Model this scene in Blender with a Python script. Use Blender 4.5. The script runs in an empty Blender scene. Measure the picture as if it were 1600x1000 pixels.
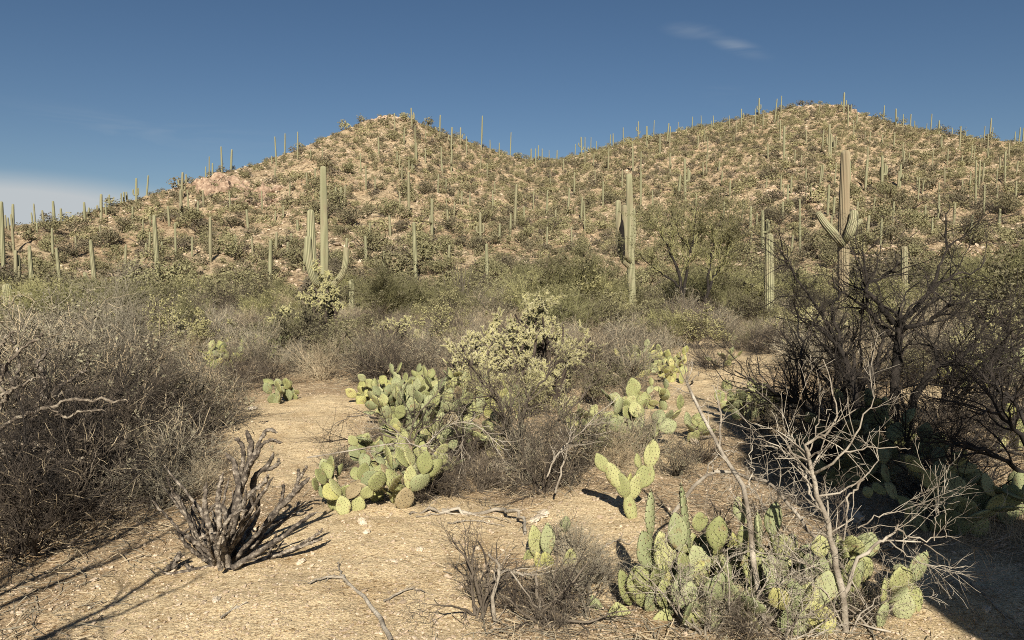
import bpy, math, random
import numpy as np
from mathutils import Matrix, Vector, Euler

# ------------------------------------------------------------------ camera, sky, sun, exposure
scene = bpy.context.scene
FPX = 1155.6                      # focal length in pixels of the 1600 px wide photograph
HORIZON = 432.0
CAMZ = 1.65
PITCH = math.atan((500 - HORIZON) / FPX)
cp, sp = math.cos(PITCH), math.sin(PITCH)
cam_d = bpy.data.cameras.new('camera'); cam = bpy.data.objects.new('camera', cam_d)
scene.collection.objects.link(cam)
cam_d.sensor_width = 36.0; cam_d.lens = 36.0 * FPX / 1600
cam_d.clip_start = 0.05; cam_d.clip_end = 12000
cam.location = (0, 0, CAMZ); cam.rotation_euler = (math.pi / 2 - PITCH, 0, 0)
scene.camera = cam

SUN_EL, SUN_AZ = math.radians(33.5), math.radians(177.5)   # azimuth clockwise from +Y: behind the viewer
EXPOSURE = 0.82
SUN_STRENGTH, SKY_STRENGTH = 5.0, 0.05
sun_dir = Vector((math.sin(SUN_AZ) * math.cos(SUN_EL), math.cos(SUN_AZ) * math.cos(SUN_EL), math.sin(SUN_EL)))
sd = bpy.data.lights.new('sun', 'SUN'); sd.energy = SUN_STRENGTH; sd.angle = math.radians(0.53); sd.color = (1.0, 0.935, 0.80)
so = bpy.data.objects.new('sun', sd); scene.collection.objects.link(so)
so.rotation_euler = sun_dir.to_track_quat('Z', 'Y').to_euler()

scene.view_settings.view_transform = 'Standard'; scene.view_settings.look = 'None'
scene.view_settings.exposure = EXPOSURE; scene.view_settings.gamma = 1.0
scene.view_settings.use_curve_mapping = False
scene.cycles.use_denoising = False; scene.cycles.filter_width = 1.0
scene.cycles.max_bounces = 4; scene.cycles.diffuse_bounces = 2; scene.cycles.transparent_max_bounces = 4

def pixray(px, py):
    X = (px - 800) / FPX; Y = (500 - py) / FPX
    return np.array([X, cp + Y * sp, -sp + Y * cp])

world = bpy.data.worlds.new('World'); scene.world = world; world.use_nodes = True
nt = world.node_tree; nt.nodes.clear()
def N(nt, t, **kw):
    n = nt.nodes.new(t)
    for k, v in kw.items(): setattr(n, k, v)
    return n
wo = N(nt, 'ShaderNodeOutputWorld'); bg = N(nt, 'ShaderNodeBackground'); sky = N(nt, 'ShaderNodeTexSky')
sky.sky_type = 'NISHITA'; sky.sun_disc = False; sky.sun_elevation = SUN_EL; sky.sun_rotation = SUN_AZ
sky.altitude = 800; sky.air_density = 0.9; sky.dust_density = 0.9; sky.ozone_density = 1.0
bg.inputs[1].default_value = SKY_STRENGTH
hs = N(nt, 'ShaderNodeHueSaturation'); hs.inputs['Saturation'].default_value = 1.16; hs.inputs['Value'].default_value = 0.70
nt.links.new(sky.outputs[0], hs.inputs['Color']); nt.links.new(hs.outputs[0], bg.inputs[0])
tc = N(nt, 'ShaderNodeTexCoord')
# thin cirrus: noise streaks inside soft patches of the sky
def wisp(px, py, kx, kz, tilt, thr):
    d = pixray(px, py); d /= np.linalg.norm(d)
    mp = N(nt, 'ShaderNodeMapping'); mp.vector_type = 'TEXTURE'
    mp.inputs['Location'].default_value = tuple(d); mp.inputs['Rotation'].default_value = (0, tilt, 0)
    mp.inputs['Scale'].default_value = (kx, 3.0, kz)
    nt.links.new(tc.outputs['Generated'], mp.inputs[0])
    ln = N(nt, 'ShaderNodeVectorMath', operation='LENGTH'); nt.links.new(mp.outputs[0], ln.inputs[0])
    mr = N(nt, 'ShaderNodeMapRange', interpolation_type='SMOOTHSTEP')
    mr.inputs[1].default_value = 1.0; mr.inputs[2].default_value = 0.0
    nt.links.new(ln.outputs['Value'], mr.inputs[0])
    m2 = N(nt, 'ShaderNodeMapping'); m2.inputs['Scale'].default_value = (7, 7, 60); m2.inputs['Rotation'].default_value = (0, -tilt, 0)
    nt.links.new(tc.outputs['Generated'], m2.inputs[0])
    no = N(nt, 'ShaderNodeTexNoise'); no.inputs['Scale'].default_value = 1.0; no.inputs['Detail'].default_value = 6; no.inputs['Distortion'].default_value = 0.6
    nt.links.new(m2.outputs[0], no.inputs['Vector'])
    r2 = N(nt, 'ShaderNodeMapRange'); r2.inputs[1].default_value = thr; r2.inputs[2].default_value = thr + 0.33
    nt.links.new(no.outputs[0], r2.inputs[0])
    mu = N(nt, 'ShaderNodeMath', operation='MULTIPLY'); nt.links.new(mr.outputs[0], mu.inputs[0]); nt.links.new(r2.outputs[0], mu.inputs[1])
    return mu
ws = [wisp(30, 322, 0.22, 0.046, 0.02, 0.08), wisp(1080, 48, 0.045, 0.012, 0.15, 0.33), wisp(1155, 74, 0.05, 0.012, 0.38, 0.36),
      wisp(1130, 145, 0.035, 0.02, 0.1, 0.42), wisp(230, 205, 0.22, 0.03, 0.02, 0.47)]
amt = [1.5, 0.30, 0.28, 0.07, 0.16]
acc = None
for w, a in zip(ws, amt):
    m = N(nt, 'ShaderNodeMath', operation='MULTIPLY'); m.inputs[1].default_value = a; nt.links.new(w.outputs[0], m.inputs[0])
    if acc is None: acc = m
    else:
        s = N(nt, 'ShaderNodeMath', operation='ADD'); s.use_clamp = True
        nt.links.new(acc.outputs[0], s.inputs[0]); nt.links.new(m.outputs[0], s.inputs[1]); acc = s
bg2 = N(nt, 'ShaderNodeBackground'); bg2.inputs[0].default_value = (0.80, 0.86, 0.90, 1); bg2.inputs[1].default_value = 0.36
mx = N(nt, 'ShaderNodeMixShader')
nt.links.new(acc.outputs[0], mx.inputs[0]); nt.links.new(bg.outputs[0], mx.inputs[1]); nt.links.new(bg2.outputs[0], mx.inputs[2])
nt.links.new(mx.outputs[0], wo.inputs[0])

# ------------------------------------------------------------------ small library
rng = np.random.default_rng(7)
COL = scene.collection

def tag(o, label=None, cat=None, group=None, kind=None):
    if label: o['label'] = label
    if cat: o['category'] = cat
    if group: o['group'] = group
    if kind: o['kind'] = kind
    return o

def empty(name, loc=(0, 0, 0), rz=0.0, scale=1.0):
    o = bpy.data.objects.new(name, None); COL.objects.link(o)
    o.empty_display_size = 0.2
    o.location = loc; o.rotation_euler = (0, 0, rz); o.scale = (scale,) * 3
    return o

def mesh_of(name, geos, mats, smooth=False, attrs=None):
    """geos: list of (V (n,3), F (m,k), material index)."""
    Vs, starts, totals, idx, mi = [], [], [], [], []
    off = 0
    for V, F, m in geos:
        if len(F) == 0: continue
        Vs.append(np.asarray(V, dtype=np.float32)); F = np.asarray(F)
        idx.append((F + off).ravel()); totals.append(np.full(len(F), F.shape[1])); mi.append(np.full(len(F), m))
        off += len(V)
    V = np.concatenate(Vs); idx = np.concatenate(idx).astype(np.int32); totals = np.concatenate(totals).astype(np.int32)
    mi = np.concatenate(mi).astype(np.int32)
    me = bpy.data.meshes.new(name)
    me.vertices.add(len(V)); me.vertices.foreach_set('co', V.ravel())
    me.loops.add(len(idx)); me.loops.foreach_set('vertex_index', idx)
    starts = np.concatenate([[0], np.cumsum(totals)[:-1]]).astype(np.int32)
    me.polygons.add(len(totals)); me.polygons.foreach_set('loop_start', starts); me.polygons.foreach_set('loop_total', totals)
    me.polygons.foreach_set('material_index', mi)
    me.polygons.foreach_set('use_smooth', np.full(len(totals), bool(smooth)))
    if attrs:
        for k, a in attrs.items():
            at_ = me.attributes.new(k, 'FLOAT', 'POINT'); at_.data.foreach_set('value', np.asarray(a, dtype=np.float32))
    for m in mats: me.materials.append(m)
    me.update()
    return me

def ob(name, me, parent=None):
    o = bpy.data.objects.new(name, me); COL.objects.link(o)
    if parent is not None: o.parent = parent
    return o

def norm(a): return a / np.maximum(np.linalg.norm(a, axis=-1, keepdims=True), 1e-9)

def tubes(P, R, S=3, closed_tip=False):
    """P (N,K,3), R (N,K) -> verts, quads of N tubes."""
    P = np.asarray(P, float); R = np.asarray(R, float)
    Nn, K, _ = P.shape
    T = np.empty_like(P); T[:, 1:-1] = P[:, 2:] - P[:, :-2]; T[:, 0] = P[:, 1] - P[:, 0]; T[:, -1] = P[:, -1] - P[:, -2]
    T = norm(T)
    ref = np.zeros((Nn, 1, 3)); mean = norm(P[:, -1] - P[:, 0])
    ref[:, 0] = np.where(np.abs(mean[:, 2:3]) < 0.8, [[0, 0, 1.0]], [[1.0, 0.13, 0]])
    A = norm(np.cross(T, ref)); B = np.cross(T, A)
    th = np.arange(S) / S * 2 * math.pi
    V = P[:, :, None] + R[:, :, None, None] * (np.cos(th)[None, None, :, None] * A[:, :, None] + np.sin(th)[None, None, :, None] * B[:, :, None])
    i = np.arange(Nn)[:, None, None] * K * S; k = np.arange(K - 1)[None, :, None] * S; s = np.arange(S)[None, None, :]; s2 = (s + 1) % S
    F = np.stack([i + k + s, i + k + s2, i + k + S + s2, i + k + S + s], -1).reshape(-1, 4)
    return V.reshape(-1, 3), F

def catmull(pts, K):
    pts = np.asarray(pts, float); n = len(pts)
    if n == 2:
        t = np.linspace(0, 1, K)[:, None]; return pts[0] * (1 - t) + pts[1] * t
    p = np.vstack([2 * pts[0] - pts[1], pts, 2 * pts[-1] - pts[-2]])
    t = np.linspace(0, n - 1 - 1e-6, K); i = t.astype(int); f = (t - i)[:, None]
    a, b, c, d = p[i], p[i + 1], p[i + 2], p[i + 3]
    return 0.5 * (2 * b + (c - a) * f + (2 * a - 5 * b + 4 * c - d) * f ** 2 + (3 * b - a - 3 * c + d) * f ** 3)

def walk(rg, O, D, L, K, wig, up=0.0):
    """random-walk polylines from origins O along D with lengths L"""
    n = len(O); P = np.empty((n, K, 3)); P[:, 0] = O; d = norm(D)
    for k in range(1, K):
        d = norm(d + rg.normal(0, wig, (n, 3)) + np.array([0, 0, up]))
        P[:, k] = P[:, k - 1] + d * (L / (K - 1))[:, None]
    return P

def kids(rg, P, R, n, tlo, Lr, K, spread, wig, up=0.0, rf=0.6, rend=0.4, rmax=1.0, thi=1.0):
    """n children growing from parent polylines"""
    Nn, K0, _ = P.shape
    ln = np.linalg.norm(P[:, -1] - P[:, 0], axis=1); pr = ln / ln.sum()
    i = rg.choice(Nn, n, p=pr); t = rg.uniform(tlo, thi, n) * (K0 - 1) * 0.9999; k = t.astype(int); f = (t - k)
    O = P[i, k] * (1 - f)[:, None] + P[i, k + 1] * f[:, None]
    r = (R[i, k] * (1 - f) + R[i, k + 1] * f)
    T = norm(P[i, k + 1] - P[i, k]); Q = norm(rg.normal(0, 1, (n, 3))); Q = norm(Q - T * (Q * T).sum(1, keepdims=True))
    s = rg.uniform(spread * 0.5, spread * 1.2, n)[:, None]
    D = T * np.cos(s) + Q * np.sin(s) + np.array([0, 0, up])
    L = rg.uniform(Lr[0], Lr[1], n)
    P2 = walk(rg, O, D, L, K, wig, up * 0.3)
    R2 = np.minimum(r * rf, rmax)[:, None] * np.linspace(1, rend, K)[None]
    return P2, R2

def leaves(rg, C, size, elong=1.6, jit=0.0):
    """small four-cornered leaves at C"""
    n = len(C); C = C + rg.normal(0, 1, (n, 3)) * jit
    a = norm(rg.normal(0, 1, (n, 3))); b = norm(np.cross(a, rg.normal(0, 1, (n, 3))))
    s = (size * rg.uniform(0.6, 1.4, n))[:, None]
    V = np.stack([C - a * s * elong / 2, C + b * s / 2, C + a * s * elong / 2, C - b * s / 2], 1).reshape(-1, 3)
    return V, np.arange(n * 4).reshape(-1, 4)

def along(rg, P, n, tlo=0.0):
    Nn, K, _ = P.shape
    i = rg.integers(0, Nn, n); t = rg.uniform(tlo, 1, n) * (K - 1) * 0.9999; k = t.astype(int); f = (t - k)[:, None]
    return P[i, k] * (1 - f) + P[i, k + 1] * f

# ------------------------------------------------------------------ noise and terrain
def _h(i, j, seed):
    n = (i.astype(np.int64) * 374761393 + j.astype(np.int64) * 668265263 + seed * 1274126177) & 0xffffffff
    n = ((n ^ (n >> 13)) * 1274126177) & 0xffffffff
    return ((n ^ (n >> 16)) & 0xffffff) / float(0xffffff)
def vn(x, y, seed=0):
    xi = np.floor(x); yi = np.floor(y); fx = x - xi; fy = y - yi; xi = xi.astype(np.int64); yi = yi.astype(np.int64)
    fx = fx * fx * (3 - 2 * fx); fy = fy * fy * (3 - 2 * fy)
    return ((_h(xi, yi, seed) * (1 - fx) + _h(xi + 1, yi, seed) * fx) * (1 - fy) + (_h(xi, yi + 1, seed) * (1 - fx) + _h(xi + 1, yi + 1, seed) * fx) * fy) * 2 - 1
def fbm(x, y, o=4, seed=0):
    s = 0; a = 1.0; t = 0
    for k in range(o):
        s = s + a * vn(x * 2 ** k + 17.3 * k, y * 2 ** k - 9.1 * k, seed + k); t += a; a *= 0.5
    return s / t
def sstep(a, b, x):
    t = np.clip((x - a) / (b - a), 0, 1); return t * t * (3 - 2 * t)

SKYL = [(-500, 412), (-200, 385), (0, 354), (60, 349), (100, 345), (150, 330), (200, 315), (240, 304), (300, 285), (330, 274), (400, 257), (450, 240),
        (500, 220), (540, 203), (570, 189), (600, 182), (640, 186), (680, 203), (720, 218), (760, 232), (800, 245), (830, 250), (870, 250), (900, 243),
        (950, 230), (1000, 217), (1050, 208), (1100, 198), (1150, 187), (1200, 177), (1230, 169), (1270, 164), (1315, 165), (1340, 177), (1380, 189),
        (1430, 200), (1480, 210), (1530, 217), (1570, 221), (1600, 224), (1700, 240), (2100, 330)]
_az, _sl = [-math.pi, -2.0, -1.2], [0.0, 0.0, 0.01]
for u, v in SKYL:
    d = pixray(u, v); _az.append(math.atan2(d[0], d[1])); _sl.append(d[2] / math.hypot(d[0], d[1]))
_az += [1.4, 2.2, math.pi]; _sl += [0.03, 0.0, 0.0]
_raz, _rr = [], []
for u, r in [(-500, 110), (0, 125), (300, 165), (600, 215), (730, 235), (850, 275), (1270, 285), (1600, 270), (2100, 220)]:
    _raz.append(math.atan2(pixray(u, 430)[0], pixray(u, 430)[1])); _rr.append(r)

def ground_z(x, y, fine=True):
    x = np.asarray(x, float); y = np.asarray(y, float)
    r = np.hypot(x, y); a = np.arctan2(x, y)
    S = np.interp(a, _az, _sl); R = np.interp(a, _raz, _rr); F = 68 + 5 * vn(a * 6, 0 * a, 3)
    zf = -1.25 * sstep(13, 60, r) + 0.10 * fbm(x / 3.1, y / 3.1, 3, 11) * sstep(5, 12, r) + 0.05 * fbm(x / 0.9, y / 0.9, 3, 5) + 0.012 * fbm(x / 0.16, y / 0.16, 2, 6)
    zr = CAMZ + R * S
    t = (r - F) / (R - F); tc_ = np.clip(t, 0, 1)
    A = np.sin(np.pi * tc_) ** 0.7
    spur = fbm(a * 16, r / 90, 3, 21) * 2.6 + fbm(x / 11, y / 11, 4, 31) * 1.7 + fbm(x / 2.4, y / 2.4, 3, 41) * 0.45
    zh = zf + (zr - zf) * tc_ ** 1.22 + spur * A
    if fine:
        rock = fbm(x / 0.9, y / 0.9, 2, 51)
        zh = zh + sstep(0.02, 0.15, tc_) * (0.22 * np.abs(rock) + 0.3 * sstep(0.1, 0.3, fbm(x / 3.7, y / 2.2, 3, 61)))
    back = sstep(0, 1, (r - R) / (1.1 * R))
    zb = zr * (1 - back) - 2 * back
    return np.where(t <= 0, zf, np.where(t < 1, zh, zb))

def gz(x, y): return float(ground_z(np.array([x]), np.array([y]), False)[0])

def hit(px, py, tmax=330):
    d = pixray(px, py)
    ts = np.concatenate([np.arange(1.5, 40, 0.05), np.arange(40, tmax, 0.25)])
    X, Y, Z = d[0] * ts, d[1] * ts, CAMZ + d[2] * ts
    under = np.nonzero(Z < ground_z(X, Y, False))[0]
    if len(under) == 0: return None
    i = under[0]; return X[i], Y[i], float(Z[i])

def at(px, py, dep):
    if dep is None:
        h = hit(px, py); return np.array([h[0], h[1], h[2] + 0.022])
    d = pixray(px, py); s = dep / d[1]; return np.array([d[0] * s, dep, CAMZ + d[2] * s])

def topix(x, y, z):
    zz = z - CAMZ; f = y * cp - zz * sp; up = y * sp + zz * cp
    return 800 + FPX * x / f, 500 - FPX * up / f

# ------------------------------------------------------------------ materials
def base_mat(name, rough=0.85):
    m = bpy.data.materials.new(name); m.use_nodes = True
    b = m.node_tree.nodes['Principled BSDF']; b.inputs['Roughness'].default_value = rough
    b.inputs['Specular IOR Level'].default_value = 0.25
    return m, m.node_tree, b

def ramp(nt, stops):
    r = N(nt, 'ShaderNodeValToRGB'); e = r.color_ramp.elements
    while len(e) < len(stops): e.new(0.5)
    for el, (p, c) in zip(e, stops): el.position = p; el.color = (*c, 1)
    return r

def veg_mat(name, cols, scale=3.0, rough=0.8, rand=0.5, attr=None, trans=0.0, bump=0.0, bscale=60):
    """colour varies over the object (noise) and from plant to plant (object random or attribute)"""
    m, nt, b = base_mat(name, rough); L = nt.links.new
    tcn = N(nt, 'ShaderNodeTexCoord'); no = N(nt, 'ShaderNodeTexNoise'); no.inputs['Scale'].default_value = scale; no.inputs['Detail'].default_value = 4
    L(tcn.outputs['Object'], no.inputs['Vector'])
    mr = N(nt, 'ShaderNodeMapRange'); mr.inputs[1].default_value = 0.3; mr.inputs[2].default_value = 0.7; L(no.outputs[0], mr.inputs[0])
    if attr:
        src = N(nt, 'ShaderNodeAttribute', attribute_name=attr).outputs['Fac']
    else:
        src = N(nt, 'ShaderNodeObjectInfo').outputs['Random']
    mixf = N(nt, 'ShaderNodeMix'); mixf.inputs[0].default_value = rand; L(mr.outputs[0], mixf.inputs[2]); L(src, mixf.inputs[3])
    n = len(cols); rp = ramp(nt, [(i / (n - 1) * 0.8 + 0.1, c) for i, c in enumerate(cols)]); L(mixf.outputs[0], rp.inputs[0])
    L(rp.outputs[0], b.inputs['Base Color'])
    if bump:
        n2 = N(nt, 'ShaderNodeTexNoise'); n2.inputs['Scale'].default_value = bscale; n2.inputs['Detail'].default_value = 3; L(tcn.outputs['Object'], n2.inputs['Vector'])
        bp = N(nt, 'ShaderNodeBump'); bp.inputs['Strength'].default_value = bump; bp.inputs['Distance'].default_value = 0.01; L(n2.outputs[0], bp.inputs['Height'])
        L(bp.outputs[0], b.inputs['Normal'])
    return m

def ground_material():
    m, nt, b = base_mat('desert_ground', 0.95); L = nt.links.new
    b.inputs['Specular IOR Level'].default_value = 0.1
    g = N(nt, 'ShaderNodeNewGeometry')
    def noise(s, d=6, rough=0.6, dim=None):
        n = N(nt, 'ShaderNodeTexNoise'); n.inputs['Scale'].default_value = s; n.inputs['Detail'].default_value = d; n.inputs['Roughness'].default_value = rough
        L(g.outputs['Position'], n.inputs['Vector']); return n
    big = noise(0.55, 5); mid = noise(5.5, 6, 0.7); grain = noise(75, 4, 0.75)
    # sand
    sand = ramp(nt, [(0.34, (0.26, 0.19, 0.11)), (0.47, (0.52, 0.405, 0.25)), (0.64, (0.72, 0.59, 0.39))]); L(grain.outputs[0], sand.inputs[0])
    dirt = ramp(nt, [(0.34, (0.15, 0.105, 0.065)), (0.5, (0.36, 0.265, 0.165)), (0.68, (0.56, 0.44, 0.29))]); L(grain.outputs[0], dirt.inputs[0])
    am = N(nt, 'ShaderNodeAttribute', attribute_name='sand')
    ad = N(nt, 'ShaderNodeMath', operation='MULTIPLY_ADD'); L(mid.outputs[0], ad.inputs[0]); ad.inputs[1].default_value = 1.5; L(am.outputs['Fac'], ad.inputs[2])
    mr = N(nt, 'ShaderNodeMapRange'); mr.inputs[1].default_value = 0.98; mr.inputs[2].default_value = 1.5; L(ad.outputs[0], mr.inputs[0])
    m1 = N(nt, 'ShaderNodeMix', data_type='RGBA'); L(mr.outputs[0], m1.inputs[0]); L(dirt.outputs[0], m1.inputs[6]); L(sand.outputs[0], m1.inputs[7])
    # damp and trampled patches, crust and dark specks in the sand
    pn = noise(1.9, 5, 0.62); pr = ramp(nt, [(0.34, (0.78, 0.73, 0.67)), (0.5, (0.98, 0.97, 0.95)), (0.66, (1.08, 1.06, 1.03))]); L(pn.outputs[0], pr.inputs[0])
    sn = noise(28, 3, 0.8); sr = ramp(nt, [(0.36, (0.58, 0.50, 0.42)), (0.44, (1, 1, 1))]); L(sn.outputs[0], sr.inputs[0])
    q1 = N(nt, 'ShaderNodeMix', data_type='RGBA', blend_type='MULTIPLY'); q1.inputs[0].default_value = 1; L(m1.outputs[2], q1.inputs[6]); L(pr.outputs[0], q1.inputs[7])
    q2 = N(nt, 'ShaderNodeMix', data_type='RGBA', blend_type='MULTIPLY'); q2.inputs[0].default_value = 1; L(q1.outputs[2], q2.inputs[6]); L(sr.outputs[0], q2.inputs[7]); m1 = q2
    # rocky hill
    hn = noise(1.7, 8, 0.72); hb = noise(0.07, 4)
    hill = ramp(nt, [(0.38, (0.12, 0.085, 0.055)), (0.46, (0.34, 0.26, 0.175)), (0.56, (0.51, 0.405, 0.28)), (0.70, (0.62, 0.51, 0.375))]); L(hn.outputs[0], hill.inputs[0])
    hcol = ramp(nt, [(0.35, (0.92, 0.84, 0.76)), (0.65, (1.0, 1.0, 0.94))]); L(hb.outputs[0], hcol.inputs[0])
    hm = N(nt, 'ShaderNodeMix', data_type='RGBA', blend_type='MULTIPLY'); hm.inputs[0].default_value = 1; L(hill.outputs[0], hm.inputs[6]); L(hcol.outputs[0], hm.inputs[7])
    ha = N(nt, 'ShaderNodeAttribute', attribute_name='hill')
    m2 = N(nt, 'ShaderNodeMix', data_type='RGBA'); L(ha.outputs['Fac'], m2.inputs[0]); L(m1.outputs[2], m2.inputs[6]); L(hm.outputs[2], m2.inputs[7])
    L(m2.outputs[2], b.inputs['Base Color'])
    vo = N(nt, 'ShaderNodeTexVoronoi'); vo.inputs['Scale'].default_value = 1.1; L(g.outputs['Position'], vo.inputs['Vector'])
    b1 = N(nt, 'ShaderNodeBump'); b1.inputs['Strength'].default_value = 0.9; b1.inputs['Distance'].default_value = 0.012; L(grain.outputs[0], b1.inputs['Height'])
    b2 = N(nt, 'ShaderNodeBump'); b2.inputs['Strength'].default_value = 0.8; b2.inputs['Distance'].default_value = 0.05; L(mid.outputs[0], b2.inputs['Height']); L(b1.outputs[0], b2.inputs['Normal'])
    hs_ = N(nt, 'ShaderNodeMath', operation='MULTIPLY'); L(ha.outputs['Fac'], hs_.inputs[0]); hs_.inputs[1].default_value = 1.0
    b3 = N(nt, 'ShaderNodeBump'); b3.inputs['Distance'].default_value = 0.7; L(hs_.outputs[0], b3.inputs['Strength']); L(hn.outputs[0], b3.inputs['Height']); L(b2.outputs[0], b3.inputs['Normal'])
    L(b3.outputs[0], b.inputs['Normal'])
    return m

M = {}
M['ground'] = ground_material()
M['rock'] = veg_mat('tan_rock', [(0.20, 0.14, 0.10), (0.38, 0.28, 0.20), (0.52, 0.41, 0.30)], 2.0, 0.95, 0.3, bump=0.8, bscale=14)
M['scree'] = veg_mat('scree_rock', [(0.18, 0.135, 0.09), (0.37, 0.285, 0.205), (0.55, 0.445, 0.335)], 0.6, 0.95, 0.6, attr='tint', bump=0.6, bscale=9)
M['caliche'] = veg_mat('pale_stone', [(0.30, 0.24, 0.17), (0.44, 0.37, 0.28), (0.58, 0.51, 0.41)], 7, 0.95, 0.2, bump=0.8, bscale=30)
M['redrock'] = veg_mat('reddish_rock', [(0.13, 0.085, 0.06), (0.27, 0.185, 0.13), (0.40, 0.30, 0.215)], 1.6, 0.95, 0.2, bump=0.9, bscale=3)
M['far_leaf'] = veg_mat('far_brush_leaf', [(0.115, 0.095, 0.068), (0.175, 0.155, 0.085), (0.265, 0.24, 0.125)], 0.5, 0.9, 0.85, attr='tint')
M['hill_leaf'] = veg_mat('hill_shrub_leaf', [(0.10, 0.082, 0.06), (0.155, 0.14, 0.075), (0.225, 0.21, 0.11)], 2.0, 0.9, 0.7)
M['twig_grey'] = veg_mat('grey_twig', [(0.05, 0.041, 0.031), (0.125, 0.107, 0.08), (0.27, 0.24, 0.18)], 5, 0.9, 0.6)
M['twig_brown'] = veg_mat('brown_twig', [(0.028, 0.021, 0.017), (0.065, 0.051, 0.039), (0.15, 0.122, 0.092)], 5, 0.9, 0.6)
M['twig_dark'] = veg_mat('dark_bark', [(0.012, 0.010, 0.009), (0.022, 0.018, 0.015), (0.045, 0.036, 0.03)], 8, 0.9, 0.2, bump=0.5, bscale=70)
M['deadwood'] = veg_mat('weathered_deadwood', [(0.13, 0.105, 0.08), (0.25, 0.215, 0.17), (0.40, 0.355, 0.29)], 9, 0.9, 0.15, bump=0.8, bscale=55)
M['dead_cholla'] = veg_mat('dead_cholla_skin', [(0.030, 0.024, 0.020), (0.11, 0.09, 0.072), (0.36, 0.31, 0.25)], 34, 0.95, 0.2, bump=1.0, bscale=90)
M['straw'] = veg_mat('straw', [(0.20, 0.155, 0.10), (0.33, 0.265, 0.175), (0.47, 0.39, 0.27)], 3, 0.9, 0.4)
M['leaf_olive'] = veg_mat('olive_leaf', [(0.09, 0.08, 0.047), (0.165, 0.15, 0.08), (0.28, 0.255, 0.12)], 2, 0.75, 0.8)
M['leaf_dry'] = veg_mat('dry_grey_leaf', [(0.13, 0.115, 0.075), (0.20, 0.18, 0.12), (0.27, 0.25, 0.16)], 3, 0.85, 0.5)
M['twig_green'] = veg_mat('palo_verde_twig', [(0.10, 0.092, 0.045), (0.155, 0.148, 0.068), (0.26, 0.245, 0.11)], 3, 0.7, 0.8)
M['spine'] = veg_mat('pale_spine', [(0.44, 0.39, 0.24), (0.62, 0.56, 0.37), (0.74, 0.68, 0.48)], 5, 0.7, 0.2)
M['spine_dark'] = veg_mat('old_spine', [(0.10, 0.07, 0.05), (0.18, 0.13, 0.09), (0.26, 0.2, 0.14)], 5, 0.8, 0.2)
M['areole'] = veg_mat('areole', [(0.03, 0.02, 0.012), (0.055, 0.038, 0.02)], 20, 0.9, 0.2)
M['joint'] = veg_mat('cholla_joint', [(0.17, 0.16, 0.075), (0.28, 0.26, 0.12), (0.42, 0.385, 0.19)], 9, 0.8, 0.3)
M['gnarl'] = veg_mat('gnarled_cholla_skin', [(0.06, 0.046, 0.036), (0.17, 0.138, 0.105), (0.34, 0.295, 0.23)], 25, 0.95, 0.1, bump=1.0, bscale=80)
M['cholla_wood'] = veg_mat('cholla_trunk_bark', [(0.035, 0.025, 0.02), (0.06, 0.045, 0.035), (0.10, 0.08, 0.06)], 9, 0.9, 0.2, bump=1, bscale=50)

def pad_mat(name, a, b_, c):
    m = veg_mat(name, [a, b_, c], 9, 0.68, 0.6, bump=0.35, bscale=120)
    nt = m.node_tree; b = nt.nodes['Principled BSDF']; b.inputs['Specular IOR Level'].default_value = 0.2
    old = b.inputs['Base Color'].links[0].from_socket; tcn = N(nt, 'ShaderNodeTexCoord'); oi = N(nt, 'ShaderNodeObjectInfo')
    ofs = N(nt, 'ShaderNodeVectorMath', operation='MULTIPLY_ADD'); nt.links.new(oi.outputs['Random'], ofs.inputs[0]); ofs.inputs[1].default_value = (9, 7, 5); nt.links.new(tcn.outputs['Object'], ofs.inputs[2])
    no = N(nt, 'ShaderNodeTexNoise'); no.inputs['Scale'].default_value = 17; no.inputs['Detail'].default_value = 5; no.inputs['Roughness'].default_value = 0.65; nt.links.new(ofs.outputs[0], no.inputs['Vector'])
    mr = N(nt, 'ShaderNodeMapRange'); mr.inputs[1].default_value = 0.575; mr.inputs[2].default_value = 0.68; nt.links.new(no.outputs[0], mr.inputs[0])
    mx_ = N(nt, 'ShaderNodeMix', data_type='RGBA'); nt.links.new(mr.outputs[0], mx_.inputs[0]); nt.links.new(old, mx_.inputs[6]); mx_.inputs[7].default_value = (0.20, 0.145, 0.075, 1)
    nt.links.new(mx_.outputs[2], b.inputs['Base Color'])
    return m
M['pad'] = pad_mat('prickly_pear_skin', (0.165, 0.175, 0.07), (0.25, 0.255, 0.11), (0.36, 0.35, 0.165))
M['pad_blue'] = pad_mat('prickly_pear_grey_skin', (0.155, 0.17, 0.085), (0.22, 0.235, 0.12), (0.30, 0.305, 0.165))
M['pad_yellow'] = pad_mat('prickly_pear_yellow_skin', (0.22, 0.225, 0.08), (0.30, 0.29, 0.105), (0.40, 0.36, 0.16))
M['pad_old'] = pad_mat('prickly_pear_corky_skin', (0.17, 0.13, 0.075), (0.27, 0.215, 0.125), (0.36, 0.295, 0.18))

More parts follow.
